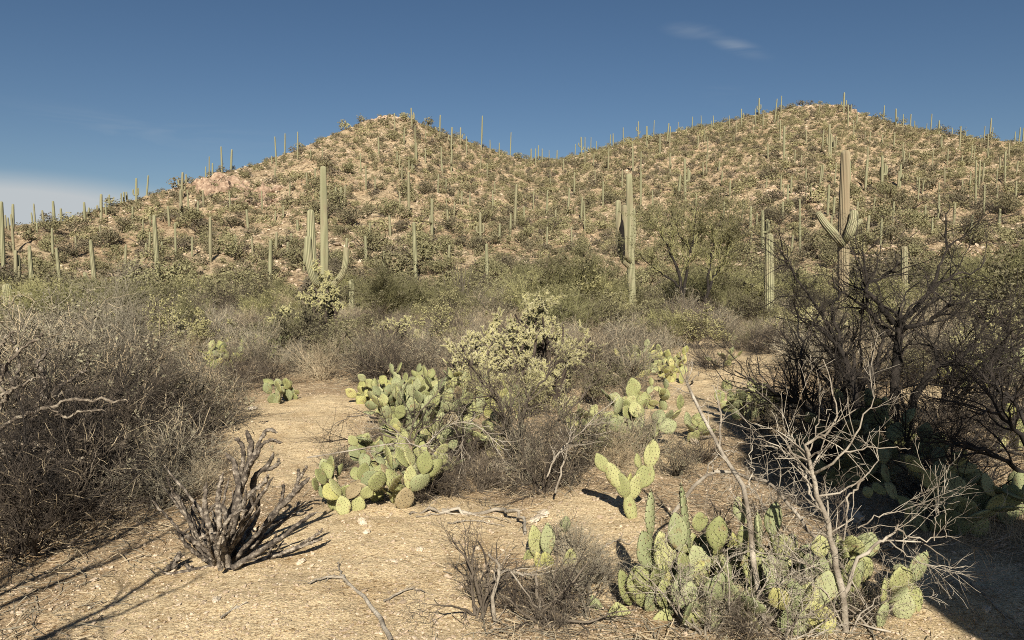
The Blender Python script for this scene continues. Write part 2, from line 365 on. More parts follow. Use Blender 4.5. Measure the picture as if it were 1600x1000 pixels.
def saguaro_material(name, valley, crest, brown):
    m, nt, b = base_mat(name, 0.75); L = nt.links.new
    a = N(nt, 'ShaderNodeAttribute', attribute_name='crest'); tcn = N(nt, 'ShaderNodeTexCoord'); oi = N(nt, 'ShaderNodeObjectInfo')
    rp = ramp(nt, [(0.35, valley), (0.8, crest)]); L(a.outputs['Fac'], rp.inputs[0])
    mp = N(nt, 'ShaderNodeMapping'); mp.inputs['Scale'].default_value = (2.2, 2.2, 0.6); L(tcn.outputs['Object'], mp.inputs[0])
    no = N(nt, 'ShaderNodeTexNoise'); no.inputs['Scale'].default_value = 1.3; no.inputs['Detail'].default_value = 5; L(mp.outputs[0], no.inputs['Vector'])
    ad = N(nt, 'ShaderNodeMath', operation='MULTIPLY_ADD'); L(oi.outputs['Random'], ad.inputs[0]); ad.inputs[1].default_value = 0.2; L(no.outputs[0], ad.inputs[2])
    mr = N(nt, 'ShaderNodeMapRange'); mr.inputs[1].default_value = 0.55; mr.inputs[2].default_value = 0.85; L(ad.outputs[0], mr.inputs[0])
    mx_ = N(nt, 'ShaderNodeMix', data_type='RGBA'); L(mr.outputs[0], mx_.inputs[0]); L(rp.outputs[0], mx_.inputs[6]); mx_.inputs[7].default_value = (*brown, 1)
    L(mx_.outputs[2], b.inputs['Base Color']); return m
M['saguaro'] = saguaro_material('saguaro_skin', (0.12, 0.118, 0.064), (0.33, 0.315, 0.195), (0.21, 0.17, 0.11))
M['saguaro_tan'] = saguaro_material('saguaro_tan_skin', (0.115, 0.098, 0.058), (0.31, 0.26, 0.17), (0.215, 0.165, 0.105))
M['slit_shade'] = veg_mat('dark_slit_shade', [(0.008, 0.007, 0.006), (0.015, 0.012, 0.01)], 5, 1.0, 0.1)  # near-black colour standing in for the shade between saguaro arms

# ------------------------------------------------------------------ the ground: one sheet from the feet to the far plain
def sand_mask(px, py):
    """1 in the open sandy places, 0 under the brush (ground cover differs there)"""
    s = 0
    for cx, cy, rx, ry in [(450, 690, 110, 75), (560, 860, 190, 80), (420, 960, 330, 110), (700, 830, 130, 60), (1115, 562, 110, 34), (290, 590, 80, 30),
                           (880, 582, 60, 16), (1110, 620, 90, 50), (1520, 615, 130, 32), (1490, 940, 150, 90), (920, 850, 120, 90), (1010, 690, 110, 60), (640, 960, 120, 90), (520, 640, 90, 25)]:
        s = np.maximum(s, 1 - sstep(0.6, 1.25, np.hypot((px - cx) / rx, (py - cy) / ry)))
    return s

def build_ground():
    az = np.concatenate([np.radians(np.arange(-180, -48, 4.0)), np.radians(np.arange(-48, 48, 0.085)), np.radians(np.arange(48, 180, 4.0))])
    rad = [0.25, 0.8, 1.4, 2.0]; r = 2.4
    while r < 68: rad.append(r); r *= 1.0125
    while r < 300: rad.append(r); r += 0.75
    while r < 9000: rad.append(r); r *= 1.12
    rad = np.array(rad)
    A, Rr = np.meshgrid(az, rad); X = np.sin(A) * Rr; Y = np.cos(A) * Rr; Z = ground_z(X, Y)
    n, k = A.shape
    V = np.stack([X, Y, Z], -1).reshape(-1, 3)
    i = np.arange(n - 1)[:, None] * k; j = np.arange(k)[None]; j2 = (j + 1) % k
    F = np.stack([i + j, i + k + j, i + k + j2, i + j2], -1).reshape(-1, 4)
    V = np.vstack([V, [[0, 0, float(ground_z(np.array([0.0]), np.array([0.01]))[0])]]]); c = len(V) - 1
    F3 = np.stack([np.full(k, c), np.arange(k), (np.arange(k) + 1) % k], -1)
    front = V[:, 1] > 0.3
    px, py = topix(V[:, 0], np.where(front, V[:, 1], 1), V[:, 2])
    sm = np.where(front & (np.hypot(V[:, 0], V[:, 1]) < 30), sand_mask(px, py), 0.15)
    rr = np.hypot(V[:, 0], V[:, 1])
    hl = sstep(58, 80, rr) * (1 - sstep(500, 900, rr))
    me = mesh_of('ground', [(V, F[:, ::-1], 0), (np.zeros((0, 3)), np.zeros((0, 3), int), 0)], [M['ground']], True, None)
    # centre fan
    V3, geos = V, [(V, F[:, ::-1], 0)]
    bpy.data.meshes.remove(me)
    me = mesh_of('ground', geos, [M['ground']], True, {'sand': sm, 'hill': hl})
    o = ob('ground', me); tag(o, 'sandy desert ground rising into two rocky hills', 'ground', None, 'structure')
    # close the hole under the viewer with a small triangle fan appended as its own faces
    return o
build_ground()

# ------------------------------------------------------------------ rocks
def ico():
    t = (1 + 5 ** 0.5) / 2
    v = np.array([[-1, t, 0], [1, t, 0], [-1, -t, 0], [1, -t, 0], [0, -1, t], [0, 1, t], [0, -1, -t], [0, 1, -t], [t, 0, -1], [t, 0, 1], [-t, 0, -1], [-t, 0, 1]], float)
    f = np.array([[0, 11, 5], [0, 5, 1], [0, 1, 7], [0, 7, 10], [0, 10, 11], [1, 5, 9], [5, 11, 4], [11, 10, 2], [10, 7, 6], [7, 1, 8], [3, 9, 4], [3, 4, 2], [3, 2, 6], [3, 6, 8], [3, 8, 9], [4, 9, 5], [2, 4, 11], [6, 2, 10], [8, 6, 7], [9, 8, 1]])
    return norm(v), f
IV, IF = ico()
def subdiv(v, f):
    v = list(map(tuple, v)); mid = {}; nf = []
    def m(a, b):
        k = (min(a, b), max(a, b))
        if k not in mid:
            p = np.array(v[a]) + np.array(v[b]); v.append(tuple(p / np.linalg.norm(p))); mid[k] = len(v) - 1
        return mid[k]
    for a, b, c in f:
        x, y, z = m(a, b), m(b, c), m(c, a); nf += [[a, x, z], [b, y, x], [c, z, y], [x, y, z]]
    return np.array(v), np.array(nf)
IV2, IF2 = subdiv(IV, IF); IV3, IF3 = subdiv(IV2, IF2)

def rocks_merged(rg, C, S, sub=0, flat=0.65):
    v0, f0 = [(IV, IF), (IV2, IF2), (IV3, IF3)][sub]
    n = len(C); nv = len(v0)
    V = v0[None] * (1 + rg.uniform(-0.28, 0.28, (n, nv, 1)))
    sc = rg.uniform(0.6, 1.4, (n, 1, 3)); sc[:, :, 2] *= flat
    a = rg.uniform(0, 6.28, n); ca, sa = np.cos(a)[:, None], np.sin(a)[:, None]
    V = V * sc
    X = V[..., 0] * ca - V[..., 1] * sa; Y = V[..., 0] * sa + V[..., 1] * ca
    tl = rg.uniform(-0.5, 0.5, n)[:, None]; Z = V[..., 2] + X * tl
    V = np.stack([X, Y, Z], -1) * S[:, None, None] + C[:, None]
    F = f0[None] + (np.arange(n) * nv)[:, None, None]
    return V.reshape(-1, 3), F.reshape(-1, 3)

def wedge(rg, n, r0, r1, amax=38):
    r = np.sqrt(rg.uniform(r0 ** 2, r1 ** 2, n)); a = np.radians(rg.uniform(-amax, amax, n))
    return r * np.sin(a), r * np.cos(a)

def build_scree():
    rg = np.random.default_rng(3)
    x, y = wedge(rg, 60000, 74, 295)
    k = fbm(x / 9, y / 9, 3, 71) + 0.35 * rg.uniform(-1, 1, len(x)) > 0.0
    a = np.arctan2(x, y); k &= np.hypot(x, y) < np.interp(a, _raz, _rr) * 1.01
    x, y = x[k][:27000], y[k][:27000]
    S = rg.lognormal(-1.75, 0.42, len(x)).clip(0.08, 0.5)
    C = np.stack([x, y, ground_z(x, y) + S * 0.15], -1)
    V, F = rocks_merged(rg, C, S)
    tint = np.repeat(rg.uniform(0, 1, len(x)), len(IV))
    tag(ob('scree', mesh_of('scree', [(V, F, 0)], [M['scree']], False, {'tint': tint})), 'tan and pinkish loose rock strewn over the slopes of both hills', 'scree', None, 'stuff')
build_scree()

def outcrop(pts, label, mat, seed, S=(0.8, 2.0), tall=1.0, drop=0.0):
    rg = np.random.default_rng(seed); C = []
    for px, py, n, sx in pts:
        h = hit(px, py)
        if h is None: h = hit(px, py + 8)
        for _ in range(n):
            x = h[0] + rg.normal(0, sx); y = h[1] + rg.normal(0, sx * 0.6); C.append([x, y, gz(x, y)])
    C = np.array(C); c0 = C.mean(0)
    s = rg.uniform(S[0], S[1], len(C)); V, F = rocks_merged(rg, C - c0, s, 1, 0.7 * tall)
    o = ob('rock_outcrop', mesh_of('rock_outcrop', [(V, F, 0)], [mat], False)); o.location = c0
    tag(o, label, 'rock')
outcrop([(325, 290, 9, 1.5), (345, 287, 9, 1.5), (365, 290, 9, 1.5), (390, 302, 7, 2), (410, 312, 6, 2), (345, 300, 8, 2)], 'reddish jointed cliff band on the long shoulder of the lower hill', M['redrock'], 5, (0.7, 1.6), 1.6)
outcrop([(580, 190, 6, 1.6), (600, 186, 8, 1.8), (620, 187, 7, 1.6), (640, 190, 5, 1.6)], 'broken tan rock capping the pointed summit of the lower hill', M['rock'], 6, (0.4, 1.0))
outcrop([(1235, 174, 5, 2), (1260, 169, 8, 2), (1290, 168, 8, 2), (1320, 170, 7, 1.6), (1333, 175, 6, 1.2)], 'pale broken rock along the rounded summit of the higher hill', M['rock'], 7, (0.5, 1.25))
outcrop([(1235, 300, 6, 3), (1260, 305, 8, 3), (1290, 312, 6, 3), (1225, 312, 6, 3)], 'light rubble slab patch low on the higher hill above the bare tree', M['rock'], 8, (0.5, 1.3))
outcrop([(395, 320, 6, 2), (420, 325, 6, 2)], 'small pink ledge below the cliff band of the lower hill', M['redrock'], 9, (0.5, 1.1))

# ------------------------------------------------------------------ brush on the hills
def far_shrub_geo(rg, nleaf, w=1.0, h=0.7, size=0.12, holes=3):
    """a bush of unit size: leaf clumps through the volume of several uneven lobes"""
    nl = rg.integers(4, 8); C = []
    for _ in range(nl):
        a = rg.uniform(0, 6.28); d = rg.uniform(0, 0.30) * w; c = np.array([math.cos(a) * d, math.sin(a) * d, rg.uniform(0.25, 0.6) * h]); r = rg.uniform(0.16, 0.30)
        n = nleaf // nl; q = norm(rg.normal(0, 1, (n, 3))) * rg.uniform(0.35, 1, (n, 1)) ** 0.5 * r * np.array([w, w, h * 1.25]); C.append(c + q)
    C = np.concatenate(C); C[:, 2] = np.abs(C[:, 2]) + 0.01
    return leaves(rg, C, np.full(len(C), size), 1.5)

LAND = [(120, 'at the far end of the long shoulder'), (300, 'on the shoulder above the thicket'), (430, 'below the reddish cliff band'), (560, 'behind the big armed saguaro'), (680, 'below the pointed lower summit'),
        (800, 'between the lower summit and the saddle'), (900, 'below the saddle'), (1010, 'behind the mitten-shaped saguaro'), (1160, 'above the grey green tree'), (1260, 'above the plain ribbed saguaro'),
        (1400, 'behind the tall tan saguaro'), (9999, 'on the slope past the higher summit')]
def zone(px, py):
    sky_y = np.interp(px, [s[0] for s in SKYL], [s[1] for s in SKYL]); f = (py - sky_y) / (455 - sky_y)
    row = 'top row' if f < 0.12 else 'high up' if f < 0.36 else 'half way up' if f < 0.6 else 'low down' if f < 0.82 else 'at the foot'
    return row + ', ' + next(t for lim, t in LAND if px < lim)

def hill_brush():
    rg = np.random.default_rng(21)
    protos = [far_shrub_geo(rg, 280, size=0.048) for _ in range(10)]
    small = [far_shrub_geo(rg, 56, size=0.12) for _ in range(8)]
    # big bushes
    x, y = wedge(rg, 26000, 62, 300)
    a = np.arctan2(x, y); R = np.interp(a, _raz, _rr); r = np.hypot(x, y)
    dens = 0.9 + 1.0 * fbm(x / 16, y / 16, 3, 81) - 0.12 * sstep(0.2, 0.9, (r - 70) / (R - 70)) + 0.25 * (a > 0.03) + 0.8 * (1 - sstep(70, 110, r))
    k = (rg.uniform(0, 1, len(x)) < dens) & (r < R * 1.0); x, y = x[k], y[k]
    pts = []; grid = {}
    W = rg.lognormal(0.82, 0.42, len(x)).clip(0.9, 5.2) * (1 + 0.25 * (1 - sstep(70, 105, np.hypot(x, y))))
    for xi, yi, wi in zip(x, y, W):
        key = (int(xi // 3), int(yi // 3)); ok = True
        for dx in (-1, 0, 1):
            for dy in (-1, 0, 1):
                for (x2, y2, w2) in grid.get((key[0] + dx, key[1] + dy), []):
                    if math.hypot(xi - x2, yi - y2) < 0.32 * (wi + w2): ok = False; break
        if ok: grid.setdefault(key, []).append((xi, yi, wi)); pts.append((xi, yi, wi))
    P = np.array(pts); print('hill shrubs', len(P))
    sz = P[:, 2] / np.hypot(P[:, 0], P[:, 1]); order = np.argsort(-sz)
    infr = np.abs(np.arctan2(P[:, 0], P[:, 1])) < math.radians(34.5)
    single = [i for i in order if infr[i]][:300]; rest = np.setdiff1d(np.arange(len(P)), single)
    mes = []
    for i in range(8):
        V, F = far_shrub_geo(rg, 1500, size=0.026)
        st = walk(rg, np.zeros((9, 3)), rg.normal(0, 1, (9, 3)) * [1, 1, 0.1] + [0, 0, 0.9], rg.uniform(0.3, 0.6, 9), 4, 0.2)
        TV, TF = tubes(st, np.full((9, 4), 0.012), 3)
        mes.append(mesh_of('hill_shrub', [(V, F, 0), (TV, TF, 1)], [M['hill_leaf'], M['twig_brown']]))
    for q, i in enumerate(single):
        X, Y, w = P[i]; z = gz(X, Y); o = ob('hillside_shrub', mes[q % 8]); o.location = (X, Y, z - 0.05)
        o.rotation_euler = (0, 0, rg.uniform(0, 6.28)); hgt = w * rg.uniform(0.8, 1.15); o.scale = (w * 1.15, w * 1.15, hgt)
        zt = zone(*topix(X, Y, z)); sw = 'broad' if w > 4 else 'small'; tag(o, sw + ' olive brown hillside shrub ' + zt, 'shrub', sw + ' shrubs ' + zt)
    Vs, Fs, Ts = [], [], []; off = 0
    def put(protos, X, Y, W, H):
        nonlocal off
        Z = ground_z(X, Y, False); k = rg.integers(0, len(protos), len(X)); a = rg.uniform(0, 6.28, len(X))
        for j, (V, F) in enumerate(protos):
            s = np.nonzero(k == j)[0]
            if len(s) == 0: continue
            ca, sa = np.cos(a[s])[:, None], np.sin(a[s])[:, None]
            vx = (V[None, :, 0] * ca - V[None, :, 1] * sa) * W[s, None] + X[s, None]; vy = (V[None, :, 0] * sa + V[None, :, 1] * ca) * W[s, None] + Y[s, None]
            vz = V[None, :, 2] * H[s, None] + Z[s, None]
            Vs.append(np.stack([vx, vy, vz], -1).reshape(-1, 3)); Fs.append((F[None] + (np.arange(len(s)) * len(V))[:, None, None]).reshape(-1, 4) + off)
            off += len(s) * len(V); t = np.clip(rg.normal(0.5, 0.28, len(s)), 0, 1); Ts.append(np.repeat(t, len(V)))
    put(protos, P[rest, 0], P[rest, 1], P[rest, 2] * 1.15, P[rest, 2] * rg.uniform(0.8, 1.15, len(rest)))
    x, y = wedge(rg, 30000, 60, 300); a = np.arctan2(x, y); k = np.hypot(x, y) < np.interp(a, _raz, _rr) * 1.005
    x, y = x[k], y[k]; k = rg.uniform(0, 1, len(x)) < 0.60 + 0.75 * fbm(x / 8, y / 8, 3, 91); x, y = x[k], y[k]
    w = rg.uniform(0.35, 1.1, len(x)); put(small, x, y, w, w * rg.uniform(0.5, 0.9, len(x)))
    me = mesh_of('hill_brush', [(np.concatenate(Vs), np.concatenate(Fs), 0)], [M['far_leaf']], False, {'tint': np.concatenate(Ts)})
    tag(ob('hill_brush', me), 'low olive and grey brush covering the slopes of both hills', 'brush', None, 'stuff')
hill_brush()

# ------------------------------------------------------------------ saguaros
def ribbed(path, rad, nr=14, per=4, depth=0.10):
    """ribbed column along a path with a rounded top; returns V,F,crest"""
    path = np.asarray(path, float); K = len(path); rad = np.asarray(rad, float); S = nr * per
    T = np.empty_like(path); T[1:-1] = path[2:] - path[:-2]; T[0] = path[1] - path[0]; T[-1] = path[-1] - path[-2]; T = norm(T)
    A = np.empty_like(T); a = norm(np.cross(T[0], [0.1, 1, 0.05]))
    for k in range(K):
        a = norm(a - T[k] * np.dot(a, T[k])); A[k] = a
    B = np.cross(T, A); th = np.arange(S) / S * 2 * math.pi; c = np.cos(nr * th)
    rr = rad[:, None] * (1 + depth * c[None])
    V = path[:, None] + rr[..., None] * (np.cos(th)[None, :, None] * A[:, None] + np.sin(th)[None, :, None] * B[:, None])
    k = np.arange(K - 1)[:, None] * S; s = np.arange(S)[None]; s2 = (s + 1) % S
    F = np.stack([k + s, k + s2, k + S + s2, k + S + s], -1).reshape(-1, 4)
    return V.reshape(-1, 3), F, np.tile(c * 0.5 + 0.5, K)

def column(pts, r0, r1, K=26, dome=True, rmid=None):
    """path with rounded tip; pts include the very tip"""
    P = catmull(pts, K); d = np.concatenate([[0], np.cumsum(np.linalg.norm(np.diff(P, axis=0), axis=1))]); L = d[-1]; t = d / L
    r = r0 + (r1 - r0) * t
    if rmid is not None: r = np.interp(t, [0, 0.45, 1], [r0, rmid, r1])
    # dense rings at the tip
    dt = np.minimum(1.1 * r1, L * 0.4); tip = L - dt * (1 - np.sin(np.linspace(0, math.pi / 2, 7)[1:]))
    keep = d < L - dt; Pn = [P[keep]]; Rn = [r[keep]]
    ti = np.array([np.interp(tip, d, P[:, i]) for i in range(3)]).T
    Pn.append(ti); Rn.append(r1 * np.sqrt(np.maximum(1 - ((tip - (L - dt)) / dt) ** 2, 0.0004)))
    return np.concatenate(Pn), np.concatenate(Rn)

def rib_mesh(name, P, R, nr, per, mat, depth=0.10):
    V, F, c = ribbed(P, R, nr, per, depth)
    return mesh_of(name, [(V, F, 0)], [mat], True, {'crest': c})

def dist_saguaros():
    rg = np.random.default_rng(33)
    protos = []
    for i in range(7):   # single columns, 1 m tall, to be scaled
        lean = rg.normal(0, 0.012, 2); r = rg.uniform(0.031, 0.037)
        P, R = column([(0, 0, -0.03), (lean[0], lean[1], 0.5), (lean[0] * 1.6, lean[1] * 2, 1.0)], r * 0.8, r * 0.72, 10, rmid=r)
        protos.append(rib_mesh('saguaro', P, R, 9, 2, M['saguaro'], 0.12))
    armed = []
    for i in range(5):
        r = 0.036; geos = []; cr = []
        P, R = column([(0, 0, -0.03), (0, 0, 0.5), (0.006, 0, 1.0)], r * 0.8, r * 0.8, 10, rmid=r); V, F, c = ribbed(P, R, 9, 2); geos.append((V, F, 0)); cr.append(c)
        for j in range(1 + i % 3):
            a = rg.choice([0.1, 3.0, 1.2, -1.0]) + rg.normal(0, 0.4); h0 = rg.uniform(0.3, 0.55); ou = rg.uniform(0.08, 0.13); hh = rg.uniform(0.1, 0.3)
            ca, sa = math.cos(a), math.sin(a)
            P, R = column([(0, 0, h0), (ca * ou * 0.7, sa * ou * 0.7, h0 - 0.01), (ca * ou, sa * ou, h0 + 0.06), (ca * ou, sa * ou, h0 + hh)], r * 0.5, r * 0.6, 10, rmid=r * 0.7)
            V, F, c = ribbed(P, R, 8, 2); geos.append((V, F, 0)); cr.append(c)
        armed.append(mesh_of('saguaro', geos, [M['saguaro']], True, {'crest': np.concatenate(cr)}))
    L = """20,322,367 14,342,362 9,338,360 55,317,347 51,334,350 69,331,352 85,317,352 96,328,347 133,319,350 139,326,342 158,306,345 171,306,326 166,320,337 190,304,320
194,300,316 199,300,314 213,281,320 229,274,307 207,325,348 284,272,312 284,300,347 291,274,290 295,300,330 318,299,325 321,262,280 327,247,278 332,257,277 347,230,270
361,232,264 360,302,332 310,317,354 265,325,357 235,340,355 225,346,382 234,365,395 247,341,440 255,380,405 275,352,408 329,344,412 366,369,405 370,375,390 83,360,405
52,388,473 150,380,462 58,350,368 175,357,372 157,355,372 45,362,372 229,382,400 95,392,460 6,322,445 26,395,458 31,402,458 22,340,400 445,209,241 432,217,262 425,245,258 430,264,282
465,209,252 504,232,252 564,242,270 617,179,206 644,171,202 687,182,215 705,201,240 705,236,272 719,201,227 752,185,237 797,209,248 780,225,248 729,215,242 766,220,236
631,202,227 649,200,250 665,205,222 592,217,242 690,232,270 651,225,250 761,257,280 624,245,275 628,262,285 639,252,267 644,257,270 572,262,300 586,279,302 480,272,292
493,265,285 684,275,305 697,282,302 730,285,297 639,274,341 524,295,330 533,295,327 538,292,325 625,302,330 675,314,371 734,302,322 430,332,347 443,322,342 466,347,365
577,350,377 751,335,382 797,337,372 650,352,443 572,372,412 540,375,402 422,380,446 475,382,425 456,367,385 449,380,400 761,385,447 431,365,394 804,292,357 830,234,257
837,234,260 841,229,254 847,234,254 858,236,254 898,227,250 909,216,244 914,217,260 923,216,240 927,242,260 932,222,240 950,232,267 953,212,232 958,210,231 974,201,226
989,227,269 997,192,219 1011,199,230 1021,190,216 1031,212,247 1042,195,227 1046,200,230 1059,192,210 1072,199,208 1081,184,204 1096,182,201 1090,214,232 1101,204,222
1111,190,204 1115,182,199 1106,217,250 1125,214,225 1140,182,202 1150,190,210 1159,172,200 1147,212,227 1177,187,210 1181,172,200 1186,155,181 1192,180,202 1170,255,270
1197,280,297 1127,269,290 1104,245,274 1071,252,315 1060,275,312 1079,271,282 1047,242,275 1001,240,275 1001,272,322 972,267,295 942,286,325 897,272,305 854,300,340
887,297,340 908,310,347 914,317,362 930,267,287 854,357,392 893,357,390 819,325,357 1087,305,330 1172,325,362 1182,335,357 1192,332,395 1159,320,347 1173,367,382
1210,157,195 1220,152,177 1215,182,200 1225,200,250 1219,190,222 1280,165,180 1318,147,178 1325,167,200 1329,165,180 1338,177,200 1285,205,232 1295,197,245 1298,212,252 1305,215,237
1380,167,192 1400,172,200 1411,180,202 1422,180,201 1429,190,203 1454,180,207 1467,190,211 1447,194,207 1487,201,214 1499,200,237 1508,206,216 1537,199,225 1546,187,221 1549,201,221
1542,212,252 1585,207,225 1592,201,225 1598,202,225 1576,225,250 1570,240,287 1562,247,272 1557,265,287 1524,255,325 1529,255,297 1535,257,285 1515,270,300 1537,292,337
1521,230,255 1517,230,255 1502,244,260 1476,262,290 1467,287,307 1466,307,345 1456,234,266 1434,280,315 1445,322,347 1406,260,295 1403,270,295 1378,247,300 1352,252,300
1355,232,272 1304,257,290 1328,255,285 1396,210,235 1378,212,230 1358,207,225 1351,207,222 1334,190,220 1280,262,300 1284,260,285 1259,265,287 1252,244,262 1241,237,260
1229,242,265 1293,292,337 1302,310,340 1259,290,307 1230,291,330 1235,277,297 1220,277,300 1224,290,312 1250,317,397 1236,370,397 1375,345,387 1353,340,385 1339,317,340
1514,340,380 1587,285,310 1469,219,232 610,340,372 700,330,356 770,300,330 780,352,380 833,300,328 868,330,358 1020,300,330 1130,318,345 1395,318,345 1490,320,352 1560,330,360 500,300,318 410,300,330 388,330,362
300,372,402 195,385,420 120,372,402 395,372,400 510,340,352 600,395,430 700,385,420 715,300,322 860,270,292 880,250,268 870,236,252 1140,285,310 1200,225,248 1260,205,228 1410,225,248 1480,235,258"""
    armed_px = {1467, 1352, 1378, 284, 751, 687, 1011, 997, 1186, 1318, 361, 213, 908, 1225, 158, 705, 989, 1406, 644, 26}
    special = {247: 'tall column saguaro standing alone at the foot of the long shoulder, above the thorny thicket',
               150: 'saguaro column between two short stubs at the edge of the grey thicket', 752: 'tallest saguaro breaking the skyline just past the lower summit',
               675: 'clean straight saguaro mid slope directly below the lower summit', 639: None,
               347: 'first of the two slender saguaros side by side on the skyline of the shoulder', 361: 'second saguaro of the skyline pair, with a stub arm, above the cliff band',
               1318: 'forked saguaro standing on the very summit of the higher hill', 1467: 'small many-armed saguaro on the falling skyline past the higher summit',
               1186: 'spiky saguaro rising from a bush on the rising skyline of the higher hill', 1220: 'dark armed saguaro at the start of the higher summit',
               650: 'pale tall saguaro at the foot of the lower hill, above the yellow green bushes', 422: 'straight saguaro at the foot of the lower hill beside the big armed saguaro',
               229: None, 1071: 'thick tall saguaro in open rubble above the grey green tree', 1524: 'tallest saguaro of the tight cluster behind the bare dark tree'}
    used = set(); n = 0
    ex = random.Random(8); XS = [float(w.split(',')[0]) for w in L.split()]
    for q in range(34):      # a few more faint ones between the larger
        cx = ex.choice([1100, 1250, 1380, 1450, 1540, 930, 700, 620, 480]); px = cx + ex.gauss(0, 45); lo = np.interp(px, [s[0] for s in SKYL], [s[1] for s in SKYL])
        if 0 < px < 1600: yb = ex.uniform(lo + 25, 385); L += ' %.1f,%.1f,%.1f' % (px, yb - ex.uniform(14, 24) * (0.75 + (yb - 200) / 250), yb)
    for w in L.split():
        px, yt, yb = map(float, w.split(','))
        h = hit(px, yb)
        if h is None:
            for q in range(2, 16, 2):
                h = hit(px, yb + q)
                if h: break
        if h is None: continue
        x, y, z = h; H = (yb - yt) / FPX * y * 1.03 + 0.1
        if px in armed_px or (H > 5 and rg.random() < 0.2):
            me = armed[n % 5]; armed_px.add(px)
        else: me = protos[n % 7]
        o = ob('saguaro', me); n += 1
        o.location = (x, y, gz(x, y)); wd = (0.40 + 0.022 * H) / 0.07 / 1.0
        wd *= rg.uniform(0.68, 1.12) * 0.80
        if px in armed_px: wd = (wd + H * 0.6) / 1.4
        o.scale = (wd, wd, H); o.rotation_euler = (rg.normal(0, 0.02), rg.normal(0, 0.032), rg.uniform(-0.4, 0.4))
        sky_y = np.interp(px, [s[0] for s in SKYL], [s[1] for s in SKYL])
        hill = 'the long shoulder of the lower hill' if px < 400 else ('the lower hill' if px < 830 else ('the saddle slope' if px < 1000 else 'the higher hill'))
        if yt < sky_y - 4: where = 'breaking the skyline of '
        elif yb > 380: where = 'at the foot of '
        elif yb > 310: where = 'on the lower slope of '
        else: where = 'on the upper slope of '
        if px in special and special[px] and px not in used:
            tag(o, special[px], 'cactus', 'saguaros ' + where + hill); used.add(px)
        else:
            size = 'armed' if px in armed_px else ('short' if (yb - yt) < 26 else 'tall' if (yb - yt) > 44 else 'slender')
            if yt < sky_y - 4: size += ' skyline'
            zt = zone(px, yb); tag(o, f'{size} saguaro {zt}', 'cactus', f'{size} saguaros {zt}')
    print('saguaros', n)
dist_saguaros()

def near_saguaro(label, dep, trunk, arms, wpx, mat='saguaro', nr=16, trunk_bulge=1.0, dark=None):
    """trunk/arms as pixel paths at their real distance (arms get their own depth offsets)"""
    base = at(trunk[0][0], trunk[0][1], dep); base[2] = gz(base[0], base[1])
    root = empty('saguaro', base); tag(root, label, 'cactus')
    m = dep / FPX
    pts = [at(x, y, dep) - base for x, y in trunk]; pts[0][2] = -0.1
    P, R = column(pts, wpx[0] * m / 2, wpx[2] * m / 2, 34, rmid=wpx[1] * m / 2)
    ob('trunk', rib_mesh('trunk', P, R, nr, 4, M[mat]), root)
    for path, w0, w1, am in arms:
        pts = [at(x, y, dep + dz) - base for x, y, dz in path]
        P, R = column(pts, w0 * m / 2 * 0.7, w1 * m / 2, 22, rmid=w0 * m / 2)
        ob('arm', rib_mesh('arm', P, R, 12, 4, M[am]), root)
    return root, base
# big many-armed one
near_saguaro('large armed saguaro with three upright arms rising behind the shaggy cholla', 50, [(506, 500), (507, 400), (506, 330), (505, 259)],
    [([(506, 452, 0), (498, 446, -0.4), (489, 428, -0.7), (487, 390, -0.7), (485, 327, -0.6)], 13, 10, 'saguaro'),
     ([(505, 447, -0.2), (492, 440, -0.8), (485, 418, -1.1), (482, 395, -1.1), (481, 368, -1.1)], 11, 9, 'saguaro'),
     ([(508, 449, 0), (522, 443, 0.1), (535, 428, 0), (540, 408, 0), (541, 386, 0)], 9.5, 7.5, 'saguaro')], (9.5, 11.5, 8), 'saguaro', 18)
# mitten shaped one
mit_, mb_ = near_saguaro('mitten-shaped saguaro with arms pressed to its trunk beside the grey green tree', 48, [(989, 482), (987, 440), (985, 400), (984, 340), (983, 271)],
    [([(985, 418, 0), (975, 408, -0.3), (969, 385, -0.3), (967, 345, -0.3), (966, 312, -0.3)], 10, 8, 'saguaro'),
     ([(986, 408, -0.3), (977, 395, -0.7), (976, 360, -0.8), (976, 320, -0.7)], 8, 7, 'saguaro'),
     ([(986, 400, 0.1), (990, 385, 0.3), (991, 360, 0.3), (990, 325, 0.3)], 6, 5, 'saguaro')], (9, 11.5, 8.5), 'saguaro', 15)
slit_ = catmull([at(972, 343, 46.98) - mb_, at(972, 372, 46.98) - mb_, at(975, 402, 47.0) - mb_], 14); sv, sf = tubes(slit_[None], (0.17 * np.sin(np.linspace(0.05, 3.1, 14)) ** 0.5)[None], 8)
ob('shade_slit', mesh_of('shade_slit', [(sv, sf, 0)], [M['slit_shade']], True), mit_)  # dark sliver added to stand for the shadow gap between the arms
r, b0 = near_saguaro('tall tan saguaro with broken flat top and drooping side arms behind the bare dark tree', 38, [(1318, 480), (1318, 400), (1319, 320), (1321, 234)],
    [([(1318, 385, 0), (1311, 376, -0.5), (1300, 362, -0.6), (1288, 348, -0.5), (1277, 331, -0.4)], 12.5, 9, 'saguaro'),
     ([(1320, 378, -0.2), (1327, 365, -0.6), (1332, 350, -0.6), (1334, 340, -0.5), (1334, 328, -0.4)], 13, 11, 'saguaro'),
     ([(1320, 366, 0), (1330, 358, 0.4), (1338, 351, 0.5), (1347, 343, 0.6)], 8, 7, 'saguaro')], (12.5, 16, 12), 'saguaro_tan', 18)
near_saguaro('plain ribbed saguaro with rounded top beside the grey green tree', 33, [(1202, 500), (1202, 420), (1202, 364)], [], (12, 14, 11), 'saguaro', 14)
near_saguaro('short blunt saguaro peeping over the bare dark tree', 40, [(1413, 470), (1413, 420), (1413, 384)], [], (10, 10, 9), 'saguaro', 12)
